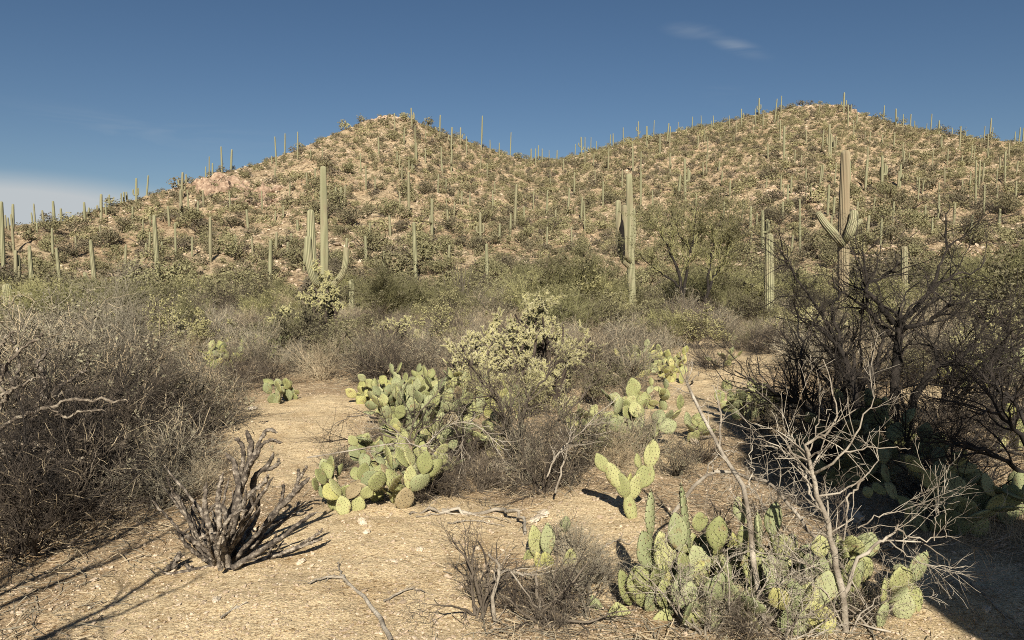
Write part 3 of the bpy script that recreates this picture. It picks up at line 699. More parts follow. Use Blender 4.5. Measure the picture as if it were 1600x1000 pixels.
near_saguaro('stout leaning saguaro stub at the edge of the grey thicket', 34, [(19, 540), (15, 480), (10, 443)], [], (14, 15, 12), 'saguaro', 14)
near_saguaro('small round-topped saguaro pup in the olive brush by the leaning stub', 45, [(46, 500), (46, 475), (46, 455)], [], (7, 7, 6), 'saguaro', 10)
near_saguaro('lower small saguaro pup in front of the leaning stub\'s olive brush', 30, [(46, 540), (46, 500), (46, 479)], [], (8, 8, 7), 'saguaro', 10)
near_saguaro('slim saguaro stub tight beside the shaggy cholla', 36, [(551, 540), (550, 470), (549, 436)], [], (9, 9, 8), 'saguaro', 12)
near_saguaro('short saguaro with two pups at the foot of the shoulder', 75, [(135, 470), (135, 440), (132, 425)], [([(136, 465, 0), (140, 450, -0.3), (140, 436, -0.3)], 5, 4, 'saguaro')], (6, 6.5, 5), 'saguaro', 10)
# stands behind the viewer; only its long shadow reaches into the picture
root = empty('saguaro', (2.95, -1.7, 0)); tag(root, 'saguaro behind the viewpoint whose long shadow falls across the shaded prickly pears', 'cactus')
P, R = column([(0, 0, -0.1), (0, 0, 3), (0.0, 0, 6.9)], 0.22, 0.2, 30, rmid=0.27); ob('trunk', rib_mesh('trunk', P, R, 18, 4, M['saguaro']), root)
for sx, h0, h1, oy in [(0.42, 1.6, 6.1, 0.1), (-0.40, 1.3, 5.6, -0.1), (0.25, 1.8, 5.4, 0.45), (-0.22, 2.0, 6.2, -0.45), (0.72, 1.4, 4.6, -0.3)]:
    P, R = column([(0, 0, h0), (sx * 0.8, oy * 0.8, h0 + 0.02), (sx, oy, h0 + 0.5), (sx, oy, h1)], 0.13, 0.17, 24, rmid=0.19); ob('arm', rib_mesh('arm', P, R, 12, 4, M['saguaro']), root)

# ------------------------------------------------------------------ shrub prototypes
def shrub_meshes(seed, n0=34, h=0.8, spread=0.75, n1=220, n2=800, n3=0, wig=0.16, r=0.006, leaf=0, leafsize=0.012, tm='twig_grey', lm='leaf_olive', up=0.02, up0=0.9, L1=0.5, L2=0.25, baser=0.12, pale=0.0):
    rg = np.random.default_rng(seed)
    O = np.zeros((n0, 3)); a = rg.uniform(0, 6.28, n0); q = rg.uniform(0, baser, n0); O[:, 0] = np.cos(a) * q; O[:, 1] = np.sin(a) * q; O[:, 2] = -0.02
    ti = np.abs(rg.normal(0, spread, n0)).clip(0, 1.45); D = np.stack([np.cos(a) * np.sin(ti), np.sin(a) * np.sin(ti), np.cos(ti) * up0], -1)
    P0 = walk(rg, O, D, rg.uniform(0.6, 1.05, n0) * h, 7, wig, up); R0 = (rg.lognormal(-0.1, 0.5, n0).clip(0.4, 3) * r)[:, None] * np.linspace(1, 0.35, 7)[None]
    P0[:, 1:, 2] = np.maximum(P0[:, 1:, 2], 0.01)
    P1, R1 = kids(rg, P0, R0, n1, 0.25, (L1 * 0.4 * h, L1 * h), 5, 0.7, wig * 1.2, up * 2, 0.6, 0.4)
    P2, R2 = kids(rg, P1, R1, n2, 0.1, (L2 * 0.3 * h, L2 * h), 4, 0.8, wig * 1.4, up * 2, 0.65, 0.5)
    R1 = np.maximum(R1, r * 0.26); R2 = np.maximum(R2, r * 0.19)
    g = [(*tubes(P0, R0, 4), 0), (*tubes(P1, R1, 3), 0), (*tubes(P2, R2, 3), 0)]
    if pale:
        i0, i1 = int(n1 * pale), int(n2 * pale)
        g = [g[0], (*tubes(P1[i0:], R1[i0:], 3), 0), (*tubes(P1[:i0], R1[:i0] * 1.1, 3), 2), (*tubes(P2[i1:], R2[i1:], 3), 0), (*tubes(P2[:i1], R2[:i1] * 1.1, 3), 2)]
    last = P2
    if n3:
        P3, R3 = kids(rg, P2, R2, n3, 0.1, (L2 * 0.2 * h, L2 * 0.55 * h), 3, 0.9, wig * 1.5, up, 0.8, 0.6); R3 = np.maximum(R3, r * 0.13)
        g.append((*tubes(P3, R3, 3), 0)); last = P3
    for gg in g: gg[0][:, 2] = np.maximum(gg[0][:, 2], -0.03)
    st = mesh_of('stems', g, [M[tm], M[lm], M['straw']])
    lf = None
    if leaf:
        nc = max(20, leaf // 22); cc = np.concatenate([along(rg, last, nc * 2 // 3, 0.5), along(rg, P1, nc - nc * 2 // 3, 0.6)])
        cc = np.repeat(cc, 18, 0) + rg.normal(0, 0.030 * h, (nc * 18, 3)) * np.repeat(rg.uniform(0.4, 1.5, (nc, 1)), 18, 0)
        C = np.concatenate([cc, along(rg, last, leaf // 4, 0.2)]); C[:, 2] = np.maximum(C[:, 2], 0.02)
        V, F = leaves(rg, C, np.full(len(C), leafsize), 1.7, leafsize * 0.8)
        lf = mesh_of('foliage', [(V, F, 0)], [M[lm]])
    return st, lf, g

def combined(name, st_g, lf_me, tm, lm):
    geos = list(st_g)
    if lf_me is not None:
        n = len(lf_me.vertices); V = np.empty(n * 3, dtype=np.float32); lf_me.vertices.foreach_get('co', V)
        geos.append((V.reshape(-1, 3), np.arange(n).reshape(-1, 4), 1))
    return mesh_of(name, geos, [M[tm], M[lm], M['straw']])

PROTO = {}
def make_proto(key, n, **kw):
    PROTO[key] = []
    for i in range(n):
        st, lf, g = shrub_meshes(seed=abs(hash_s(key)) + i, **kw)
        PROTO[key].append(dict(st=st, lf=lf, one=combined(key, g, lf, kw.get('tm', 'twig_grey'), kw.get('lm', 'leaf_olive'))))
def hash_s(s): return sum((i + 3) * ord(c) * 131 for i, c in enumerate(s)) % 99991

make_proto('dry_shrub', 6, n0=38, h=0.85, n1=200, n2=800, n3=300, r=0.0085, tm='twig_grey', leaf=900, leafsize=0.014, lm='leaf_dry', pale=0.22, wig=0.2)
make_proto('brown_shrub', 5, n0=42, h=0.8, spread=0.9, n1=240, n2=1000, n3=500, r=0.0078, tm='twig_brown', up0=0.7, pale=0.1, wig=0.2)
make_proto('green_bush', 6, n0=30, h=1.0, spread=0.55, n1=220, n2=900, r=0.006, tm='twig_brown', leaf=3600, leafsize=0.026, lm='leaf_olive', up=0.05)
make_proto('palo_verde_bush', 5, n0=16, h=1.0, spread=0.55, n1=200, n2=1300, n3=1500, r=0.012, tm='twig_green', leaf=3000, leafsize=0.024, lm='leaf_olive', up=0.06, L1=0.6, L2=0.35)
make_proto('pale_shrub', 4, n0=70, h=0.75, spread=0.7, n1=350, n2=900, r=0.0045, tm='straw', up=0.02, leaf=1100, leafsize=0.012, lm='leaf_dry')

NAMES = {'dry_shrub': ('dry_shrub', 'grey twiggy shrub', 'shrub'), 'brown_shrub': ('brown_shrub', 'dark brown shrub', 'shrub'),
         'green_bush': ('green_bush', 'olive leafy bush', 'bush'), 'palo_verde_bush': ('palo_verde_bush', 'yellow green bush', 'bush'),
         'pale_shrub': ('pale_shrub', 'straw pale shrub', 'shrub')}
def zone_near(px, dep):
    a = next(t for lim, t in [(120, 'behind the pale gnarled limbs'), (240, 'behind the thicket'), (340, 'beside the dark-centred cholla'), (460, 'behind the path bend'), (570, 'around the shaggy cholla'), (700, 'beyond the path clump'),
         (800, 'beyond the corky prickly pear'), (900, 'beyond the yellow cholla'), (1000, 'beyond the sand strip cacti'), (1110, 'below the grey green tree'), (1260, 'below the plain ribbed saguaro'), (1400, 'below the tan saguaro'), (1500, 'behind the dark limbs'), (9999, 'above the edge-on prickly pear')] if px < lim)
    return a + (', by the hill foot' if dep > 58 else ', far back' if dep > 42 else ', fourth row' if dep > 32 else ', third row' if dep > 24 else ', second row' if dep > 16.5 else ', nearest row')

def place(kind, x, y, s, label=None, hs_=1.0, parts=None, i=None, grp=None, rz=None):
    nm, adj, cat = NAMES[kind]; pr = PROTO[kind]; p = pr[rng.integers(0, len(pr)) if i is None else i % len(pr)]
    z = gz(x, y); rz = rng.uniform(0, 6.28) if rz is None else rz
    dep = y; px = topix(x, y, z)[0]
    if parts is None: parts = dep < 20
    if parts:
        o = empty(nm, (x, y, z), rz); ob('stems', p['st'], o)
        if p['lf'] is not None: ob('foliage', p['lf'], o)
    else:
        o = ob(nm, p['one']); o.location = (x, y, z); o.rotation_euler = (0, 0, rz)
    o.scale = (s, s, s * hs_)
    if label: tag(o, label, cat, grp)
    else:
        zt = zone_near(px, dep); sz = 'low' if s * hs_ < 0.6 else 'waist-high' if s * hs_ < 0.95 else 'head-high' if s * hs_ < 1.5 else 'tall'; tag(o, f'{sz} {adj} {zt}', cat, f'{sz} {adj} kind {zt}')
    return o

# clear places in pixel space (base points there are left free of brush)
def clear(px, py, dep):
    for cx, cy, rx, ry in [(470, 680, 120, 80), (560, 850, 220, 100), (420, 960, 340, 120), (1120, 570, 100, 24), (290, 592, 60, 20), (880, 584, 55, 16),
                           (1120, 610, 130, 60), (1300, 640, 120, 40), (1520, 618, 110, 28), (1490, 940, 150, 100), (930, 860, 140, 100), (520, 630, 90, 22), (800, 800, 120, 40)]:
        if math.hypot((px - cx) / rx, (py - cy) / ry) < 1: return True
    return False

def scatter(n, r0, r1, kinds, wts, smin, smax, mind, fn=None):
    pts = []; tries = 0; kinds_ = kinds
    while len(pts) < n and tries < n * 30:
        tries += 1
        y = math.sqrt(rng.uniform(r0 ** 2, r1 ** 2)); x = rng.uniform(-0.76, 0.76) * y
        z = gz(x, y); px, py = topix(x, y, z)
        if clear(px, py, y): continue
        s = rng.uniform(smin, smax)
        if r1 > 20:
            s *= 0.95 + 0.65 * float(fbm(np.array([px / 90.0]), np.array([y / 9.0]), 2, 19)[0])
            for c0, hw, f in ((510, 75, 0.5), (985, 40, 0.6), (1202, 30, 0.7), (1320, 60, 0.75), (650, 40, 0.75), (20, 40, 0.7)):
                if abs(px - c0) < hw and y < 52: s *= f if s > 0.9 else 1.0
        if any((x - a) ** 2 + (y - b) ** 2 < (mind * (s + c)) ** 2 for a, b, c in pts): continue
        w = np.array(wts, float)
        if fn: w = w * fn(px, y)
        k = rng.choice(len(kinds_), p=w / w.sum())
        pts.append((x, y, s)); place(kinds_[k], x, y, s, hs_=rng.uniform(0.75, 1.05))
    print('scatter', r0, r1, len(pts))
K5 = ['dry_shrub', 'brown_shrub', 'green_bush', 'palo_verde_bush', 'pale_shrub']
scatter(300, 44, 74, K5, [1.2, 0.6, 4, 3.5, 0.3], 1.3, 2.6, 0.36)
scatter(270, 26, 44, K5, [3, 1.6, 1.8, 2.2, 1], 1.1, 2.0, 0.34)
scatter(210, 16.5, 26, K5, [4, 3, 1.2, 0.8, 1.6], 0.8, 1.45, 0.33)
scatter(170, 10.3, 16.5, K5, [4, 3.5, 0.9, 0.2, 1.8], 0.5, 1.05, 0.32)

# ------------------------------------------------------------------ prickly pears
def pad_mesh(seed, mat, h=0.2, w=0.15, th=0.016, spines=True, hi=True):
    rg = np.random.default_rng(seed); nu, nv = 20, 12
    s = (1 - np.cos(np.linspace(0, math.pi, nv))) / 2
    e = 0.62 + rg.uniform(-0.06, 0.08); prof = np.sin(math.pi * s ** 0.86) ** e * (0.86 + 0.14 * np.sin(math.pi * s - 0.6))
    prof[0] = 0.14; prof[-1] = 0.0; wob = rg.normal(0, 0.02, nu)
    th_ = np.arange(nu) / nu * 2 * math.pi; bend = rg.uniform(-0.5, 0.5); asym = rg.uniform(-0.12, 0.12)
    X = w / 2 * prof[:, None] * np.cos(th_)[None] * (1 + wob[None]); Yt = th * np.minimum(1.0, prof * 1.5)[:, None] * np.sin(th_)[None]
    Z = np.repeat((s * h)[:, None], nu, 1) + asym * X
    Yt = Yt + bend * (X ** 2) / w + 0.15 * bend * (Z - h / 2) ** 2 / h
    V = np.stack([X, Yt, Z], -1).reshape(-1, 3)
    k = np.arange(nv - 1)[:, None] * nu; q = np.arange(nu)[None]; q2 = (q + 1) % nu
    F = np.stack([k + q, k + q2, k + nu + q2, k + nu + q], -1).reshape(-1, 4)
    geos = [(V, F, 0)]
    if spines:
        C, Nn = [], []
        step = 0.027
        for iz, zz in enumerate(np.arange(0.03, h * 0.97, step * 0.86)):
            pw = np.interp(zz / h, s, prof) * w / 2
            for xx in np.arange(-pw + 0.012 + (iz % 2) * step / 2, pw - 0.006, step):
                for sg in (-1, 1):
                    xj = xx + rg.normal(0, 0.002); t = max(0.05, 1 - (xj / max(pw, 1e-3)) ** 2) ** 0.5
                    C.append([xj, sg * th * min(1, pw / w * 3) * t + bend * xj ** 2 / w + 0.15 * bend * (zz - h / 2) ** 2 / h, zz + asym * xj]); Nn.append([xj / pw * 0.5, sg, 0.15])
            for sg in (-1, 1):
                C.append([sg * pw, bend * pw ** 2 / w + 0.15 * bend * (zz - h / 2) ** 2 / h, zz + sg * asym * pw]); Nn.append([sg, 0, 0.2])
        for aa in np.linspace(-0.5, 0.5, 4): C.append([aa * w * 0.5, 0, h * (0.985 - aa * aa * 0.3)]); Nn.append([aa, 0, 1])
        C = np.array(C); Nn = norm(np.array(Nn)); n = len(C)
        ov = np.array([[1, 0, 0], [-1, 0, 0], [0, 1, 0], [0, -1, 0], [0, 0, 1], [0, 0, -1]]) * 0.0042
        of = np.array([[0, 2, 4], [2, 1, 4], [1, 3, 4], [3, 0, 4], [2, 0, 5], [1, 2, 5], [3, 1, 5], [0, 3, 5]])
        geos.append(((C[:, None] + ov[None]).reshape(-1, 3), (of[None] + (np.arange(n) * 6)[:, None, None]).reshape(-1, 3), 1))
        m = 2; C2 = np.repeat(C, m, 0); D = norm(np.repeat(Nn, m, 0) + rg.normal(0, 0.5, (n * m, 3)) + [0, 0, -0.25]); L = rg.uniform(0.008, 0.030, n * m)[:, None]
        A = norm(np.cross(D, rg.normal(0, 1, D.shape))) * 0.0007; B = np.cross(D, A)
        SV = np.stack([C2 + A, C2 - A * 0.5 + B * 0.87, C2 - A * 0.5 - B * 0.87, C2 + D * L], 1).reshape(-1, 3); i = (np.arange(n * m) * 4)[:, None]
        SF = np.concatenate([i + [0, 1, 3], i + [1, 2, 3], i + [2, 0, 3]])
        geos.append((SV, SF, 2))
    me = mesh_of('pad', geos, [M[mat], M['areole'], M['spine']], True)
    return me
PADS = {k: [pad_mesh(100 + 7 * j + i, k, 0.2, 0.148 + 0.012 * (i % 3)) for i in range(4)] for j, k in enumerate(['pad', 'pad_blue', 'pad_yellow', 'pad_old'])}

def add_pad(root, mtx, kind, i, scale):
    me = PADS[kind][i % 4]; o = ob('pad', me, root)
    o.matrix_local = mtx @ Matrix.Diagonal((scale[0], scale[1], scale[2], 1)); return o

def pear(x, y, label, nbase=4, levels=3, size=1.0, seed=0, spread=0.25, kinds=('pad', 'pad', 'pad_blue'), yellow=0.0, old=0.0, group=None, maxpads=80, facing=0.5, base_old=False, up=0.55, lean=0.0):
    size *= 0.8; nbase = round(nbase * 1.35); maxpads = round(maxpads * 1.25); spread *= 1.05
    rg = random.Random(seed); z = gz(x, y); root = empty('prickly_pear', (x, y, z)); tag(root, label, 'cactus', group)
    cnt = 0; todo = []
    for b in range(nbase):
        a = rg.uniform(0, 6.28); q = spread * math.sqrt(rg.random())
        yaw = rg.gauss(0, facing)
        m = Matrix.Translation((math.cos(a) * q, math.sin(a) * q * 0.7, gz(x + math.cos(a) * q, y + math.sin(a) * q * 0.7) - z - 0.02)) @ Matrix.Rotation(yaw, 4, 'Z') @ Matrix.Rotation(rg.gauss(lean, 0.35), 4, 'Y') @ Matrix.Rotation(rg.gauss(0, 0.25), 4, 'X')
        todo.append((m, 0, size * rg.uniform(0.85, 1.15)))
    while todo and cnt < maxpads:
        m, lv, s = todo.pop(0)
        u = rg.random(); k = 'pad_yellow' if u < yellow else ('pad_old' if (u > 1 - old or (base_old and lv == 0)) else rg.choice(kinds))
        add_pad(root, m, k, rg.randrange(4), (s * rg.uniform(0.9, 1.1), s, s)); cnt += 1
        if lv < levels - 1:
            nk = rg.choice([1, 2, 2, 3] if lv == 0 else [0, 1, 1, 2, 2])
            angs = {1: [0], 2: [-0.55, 0.55], 3: [-0.8, 0.0, 0.8], 0: []}[nk]
            for an in angs:
                an += rg.gauss(0, 0.25); h = 0.2 * s; wd = 0.15 * s
                px_ = math.sin(an) * wd * 0.46; pz = h * (0.60 + 0.36 * math.cos(an * 1.2))
                mm = m @ Matrix.Translation((px_, 0, pz)) @ Matrix.Rotation(an * 0.9, 4, 'Y') @ Matrix.Rotation(rg.gauss(0, 0.55), 4, 'Z') @ Matrix.Rotation(rg.gauss(0, 0.35), 4, 'X')
                tip = (mm @ Vector((0, 0, 0.2 * s)))
                if tip.z < mm.translation.z + 0.02 - 0.06: continue
                todo.append((mm, lv + 1, s * rg.uniform(0.82, 1.02)))
    return root

def pear_px(dep, basepx, label, pads, group=None):
    """hand-drawn plant: each pad from its foot to its tip, at real size and distance"""
    b = at(basepx[0], basepx[1], dep); b[2] = gz(b[0], b[1]); root = empty('prickly_pear', b); tag(root, label, 'cactus', group)
    for i, (x0, y0, x1, y1, wpx, dz, yaw, kind) in enumerate(pads):
        a, c = at(x0, y0, dep + dz), at(x1, y1, dep + dz); d = Vector(c - a); L = d.length
        zax = d.normalized(); xax = Vector((math.cos(yaw), math.sin(yaw), 0)); xax = (xax - zax * xax.dot(zax)).normalized(); yax = zax.cross(xax)
        m = Matrix(((xax.x, yax.x, zax.x, 0), (xax.y, yax.y, zax.y, 0), (xax.z, yax.z, zax.z, 0), (0, 0, 0, 1)))
        m.translation = Vector(a - b); w = wpx * dep / FPX / max(0.35, abs(math.cos(yaw)))
        add_pad(root, m, kind, i, (w / 0.158, min(1.0, L / 0.2), L / 0.2))
    return root
P_, B_, Y_, O_ = 'pad', 'pad_blue', 'pad_yellow', 'pad_old'
pear_px(5.0, (988, 815), 'candelabra prickly pear standing alone on the slope, casting a black shadow beside it', [
    (992, 820, 980, 768, 24, 0, 0.3, P_), (985, 782, 1000, 738, 24, 0.02, 0.2, P_), (978, 778, 968, 738, 22, 0, -0.3, P_), (976, 775, 985, 738, 12, 0.03, 0.9, Y_), (970, 765, 950, 722, 28, 0, 0.1, P_),
    (948, 738, 932, 708, 22, 0, 0.2, P_), (999, 762, 1016, 724, 28, 0.02, -0.2, P_), (1014, 732, 1021, 686, 30, 0.02, 0.1, P_), (1001, 733, 995, 708, 14, 0.05, 0.6, P_)])
pear_px(4.25, (855, 900), 'small prickly pear of seven pads half buried in a grey twig bush', [
    (850, 895, 838, 862, 20, 0, 0.2, Y_), (856, 868, 855, 816, 25, 0, 0.1, B_), (838, 870, 832, 820, 22, 0.05, 0.5, P_), (888, 890, 892, 856, 24, -0.02, 0.1, P_),
    (882, 832, 886, 806, 20, 0.08, 0.2, B_), (850, 900, 852, 862, 32, -0.05, 0, Y_), (826, 885, 826, 858, 18, 0.06, 0.4, P_), (855, 905, 870, 880, 22, 0.05, 0.3, P_)])
# foreground clump, three stools side by side
pear_px(3.55, (1000, 1000), 'foreground prickly pear with large grey green pads at the edge of the sandy slope', [
    (1003, 948, 993, 884, 41, 0, 0.1, P_), (975, 995, 963, 940, 44, -0.03, 0.1, P_), (1000, 935, 998, 884, 42, 0.0, 0.1, P_), (985, 945, 968, 890, 30, 0.05, 0.5, P_),
    (940, 985, 925, 930, 28, 0.05, -0.3, B_), (950, 1035, 945, 975, 40, -0.02, 0.2, B_), (1020, 890, 1003, 830, 34, 0.05, 0.7, B_), (1040, 895, 1030, 830, 40, 0.02, 0.3, P_),
    (1018, 840, 1017, 765, 17, 0.1, 1.2, B_), (1062, 860, 1053, 800, 34, 0, 0.1, B_), (1078, 860, 1064, 755, 14, 0.12, 1.3, B_), (1040, 950, 1035, 905, 36, -0.05, 0.4, P_),
    (1050, 920, 1030, 890, 30, 0.05, 0.6, Y_), (1030, 1010, 1040, 950, 42, -0.1, 0.1, P_), (1070, 900, 1063, 862, 22, 0.05, 0.6, P_), (1000, 1040, 990, 980, 44, -0.1, 0.2, P_)])
pear_px(3.6, (1140, 1000), 'foreground prickly pear with round spiny pads behind the pale forked branch', [
    (1120, 862, 1124, 806, 42, 0.05, 0.1, P_), (1100, 905, 1082, 852, 44, 0.15, 0.3, B_), (1093, 830, 1092, 800, 30, 0.35, 0.4, P_), (1165, 818, 1153, 776, 32, 0.1, 0.1, B_),
    (1172, 872, 1160, 820, 30, 0.05, 0.2, P_), (1090, 935, 1092, 880, 44, 0.1, 0.2, P_), (1110, 960, 1090, 900, 40, 0, 0.7, P_), (1150, 930, 1130, 870, 30, 0.1, 1.0, B_),
    (1130, 1000, 1120, 935, 46, 0, 0.2, P_), (1165, 1000, 1160, 930, 40, 0.0, 0.3, P_), (1085, 1000, 1075, 945, 42, 0.05, 0.3, P_), (1150, 960, 1170, 905, 38, 0.08, 0.5, P_), (1060, 980, 1058, 930, 34, 0.1, 0.3, B_)])
pear_px(3.7, (1230, 1000), 'foreground prickly pear of broad bluish pads crossed by dead twigs', [
    (1207, 840, 1213, 784, 34, 0.1, 0.1, B_), (1185, 862, 1182, 800, 18, 0.1, 1.1, B_), (1205, 920, 1195, 868, 46, 0, 0.2, B_), (1212, 870, 1204, 830, 14, 0.1, 1.2, P_),
    (1285, 872, 1281, 836, 36, 0, 0.1, P_), (1262, 912, 1262, 864, 40, 0, 0.2, B_), (1252, 975, 1240, 925, 40, 0, 0.2, P_), (1215, 985, 1205, 935, 40, 0.05, 0.3, P_),
    (1190, 1040, 1190, 985, 44, 0, 0.2, P_), (1300, 960, 1290, 905, 40, 0.05, 0.4, P_), (1280, 1010, 1275, 955, 40, 0, 0.2, P_), (1238, 1045, 1236, 985, 44, 0, 0.1, B_)])
pear_px(3.75, (1370, 1000), 'foreground prickly pear with tilted grey pads at the foot of the thorny dead shrub', [
    (1350, 910, 1355, 868, 36, 0.05, 0.1, P_), (1380, 940, 1390, 900, 30, 0.05, 0.5, P_), (1345, 960, 1340, 915, 40, 0, 0.3, P_), (1405, 1045, 1390, 960, 48, -0.1, 0.2, B_),
    (1420, 1000, 1425, 965, 24, 0, 0.4, P_), (1360, 1010, 1365, 955, 40, 0.0, 0.4, P_), (1320, 1000, 1318, 950, 38, 0.0, 0.3, P_), (1410, 920, 1412, 888, 18, 0.1, 0.9, B_), (1330, 1045, 1325, 990, 44, -0.05, 0.2, P_)])
# clump beside the path, lower part
def G(px, py):
    h = hit(px, py); return h[0], h[1]
x, y = G(575, 792); pear(x, y, 'sprawling prickly pear with low yellow pads beside the sandy path', 7, 3, 1.0, 11, 0.28, yellow=0.12, old=0.15, facing=0.6)
x, y = G(600, 775); pear(x + 0.02, y + 0.25, 'upright grey green prickly pear behind the low yellow pads by the path', 5, 4, 1.0, 12, 0.22, yellow=0.05, maxpads=40)
x, y = G(625, 740); pear(x, y, 'prickly pear between the path and the grey twig bush', 4, 4, 1.0, 13, 0.25, yellow=0.05, maxpads=35)
x, y = G(650, 690); pear(x, y, 'tall bluish prickly pear at the back of the path clump', 6, 5, 1.1, 14, 0.3, kinds=(B_, B_, P_), maxpads=55)
x, y = G(620, 672); pear(x, y, 'prickly pear with big grey pads in the middle of the path clump', 5, 4, 1.15, 15, 0.25, kinds=(B_, P_), maxpads=40)
x, y = G(578, 628); pear(x, y, 'row of bright yellow green prickly pear pads at the bend of the path', 6, 2, 1.0, 16, 0.4, kinds=(P_, Y_), yellow=0.5, facing=0.3)
x, y = G(640, 640); pear(x, y, 'sunlit yellow green prickly pear behind the bluish one', 6, 4, 1.05, 17, 0.4, yellow=0.15, maxpads=50)
x, y = G(690, 640); pear(x, y, 'tallest prickly pear of the path clump, in front of the pale yellow cholla', 6, 5, 1.1, 18, 0.35, yellow=0.15, maxpads=60)
x, y = G(720, 635); pear(x, y, 'dense prickly pear next to the tallest one', 5, 4, 1.0, 19, 0.3, yellow=0.15, maxpads=40)
x, y = G(665, 668); pear(x, y, 'grey padded prickly pear under the bowed branch', 5, 4, 1.1, 301, 0.3, kinds=(B_, P_), maxpads=40)
x, y = G(705, 672); pear(x, y, 'prickly pear half hidden by dark twigs in the clump middle', 5, 4, 1.05, 302, 0.3, maxpads=36)
x, y = G(735, 690); pear(x, y, 'prickly pear between the twig bush and the shaded corky one', 4, 4, 1.0, 303, 0.25, kinds=(P_, B_), old=0.1, maxpads=30)
x, y = G(655, 735); pear(x, y, 'prickly pear at the twig bush side of the yellow low pads', 4, 3, 1.0, 304, 0.22, old=0.2, maxpads=20)
x, y = G(770, 650); pear(x, y, 'pale-edged prickly pear under the pale yellow cholla', 6, 3, 1.1, 20, 0.4, kinds=(P_, B_, Y_), yellow=0.15, maxpads=40)
x, y = G(790, 720); pear(x, y, 'old prickly pear with corky brown trunk pads and one yellow pad', 4, 4, 1.05, 21, 0.2, kinds=(P_, B_, O_), yellow=0.12, old=0.25, base_old=True, maxpads=26)
x, y = G(755, 712); pear(x, y, 'prickly pear in shade beside the corky trunked one', 4, 3, 1.0, 22, 0.22, kinds=(B_, P_), old=0.2, maxpads=22)
x, y = G(945, 700); pear(x, y, 'broad prickly pear in the grey brush below the sand strip', 6, 3, 1.15, 23, 0.35, kinds=(P_, B_), maxpads=34)
x, y = G(1000, 690); pear(x, y, 'prickly pear with upright green pads on the slope below the sand strip', 4, 4, 1.1, 24, 0.2, maxpads=26)
x, y = G(1030, 640); pear(x, y, 'narrow upright prickly pear next to the gravel beside the fallen branch', 2, 4, 1.0, 25, 0.12, maxpads=14)
x, y = G(1075, 690); pear(x, y, 'few-padded prickly pear beside the long dead branch', 2, 2, 1.0, 26, 0.12, maxpads=6)
x, y = G(437, 628); pear(x, y, 'small lone prickly pear at the far side of the path', 3, 3, 1.15, 27, 0.12, kinds=(P_, B_), maxpads=14, facing=0.4)
x, y = G(460, 625); pear(x, y, 'tiny two-padded prickly pear with a dry stalk on the sand', 1, 2, 0.7, 28, 0.05, maxpads=3)
for i, (px, py, lb, n, sz, yl) in enumerate([(985, 585, 'bright prickly pear at the start of the sand strip clump', 7, 1.1, 0.25), (1010, 578, 'tall bright prickly pear in the middle of the sand strip clump', 8, 1.15, 0.2),
        (1035, 582, 'yellow prickly pear at the top of the sand strip clump', 7, 1.1, 0.4), (1052, 598, 'yellow round-padded prickly pear leaning over the sand strip', 3, 1.1, 0.7), (1128, 572, 'single small prickly pear standing in the sand strip', 2, 1.0, 0.0),
        (1148, 540, 'prickly pear in brush above the sand strip', 3, 1.0, 0.1), (420, 562, 'pale green prickly pear mound behind the path bend', 9, 1.2, 0.15), (395, 560, 'prickly pear at the edge of the mound behind the path bend', 6, 1.2, 0.3),
        (440, 558, 'prickly pear with tall single pad behind the path bend', 6, 1.3, 0.05), (345, 575, 'low yellow prickly pear beside the dark cholla behind the thicket', 7, 1.1, 0.5), (1165, 655, 'flat prickly pear under the bare twigs beside the shadow', 5, 1.1, 0.1),
        (1185, 650, 'second flat prickly pear under the bare twigs beside the shadow', 4, 1.1, 0.15), (1500, 605, 'yellow prickly pear pads on the sand behind the bare dark tree', 3, 1.4, 0.7), (1265, 500, 'faint prickly pear in the brush behind the bare dark tree', 5, 1.3, 0.3),
        (1460, 500, 'yellowish prickly pear deep in brush behind the dark limbs', 6, 1.4, 0.3), (915, 690, 'low prickly pear at the edge of the grey brush', 3, 1.0, 0.1), (845, 610, 'three-padded prickly pear near the dark root bank', 3, 1.0, 0.2)]):
    x, y = G(px, py); pear(x, y, lb, n, 3, sz, 60 + i, 0.35 if n > 5 else 0.15, yellow=yl, maxpads=45)
x, y = G(1585, 600); pear(x, y, 'tall prickly pear with edge-on bluish pads behind the dark limbs', 6, 5, 1.3, 90, 0.35, kinds=(B_,), maxpads=45, facing=0.9)
x, y = G(1578, 700); pear(x, y, 'prickly pear with one sunlit yellow pad beside the shaded ones', 2, 3, 1.2, 95, 0.2, kinds=(P_, Y_), maxpads=8)
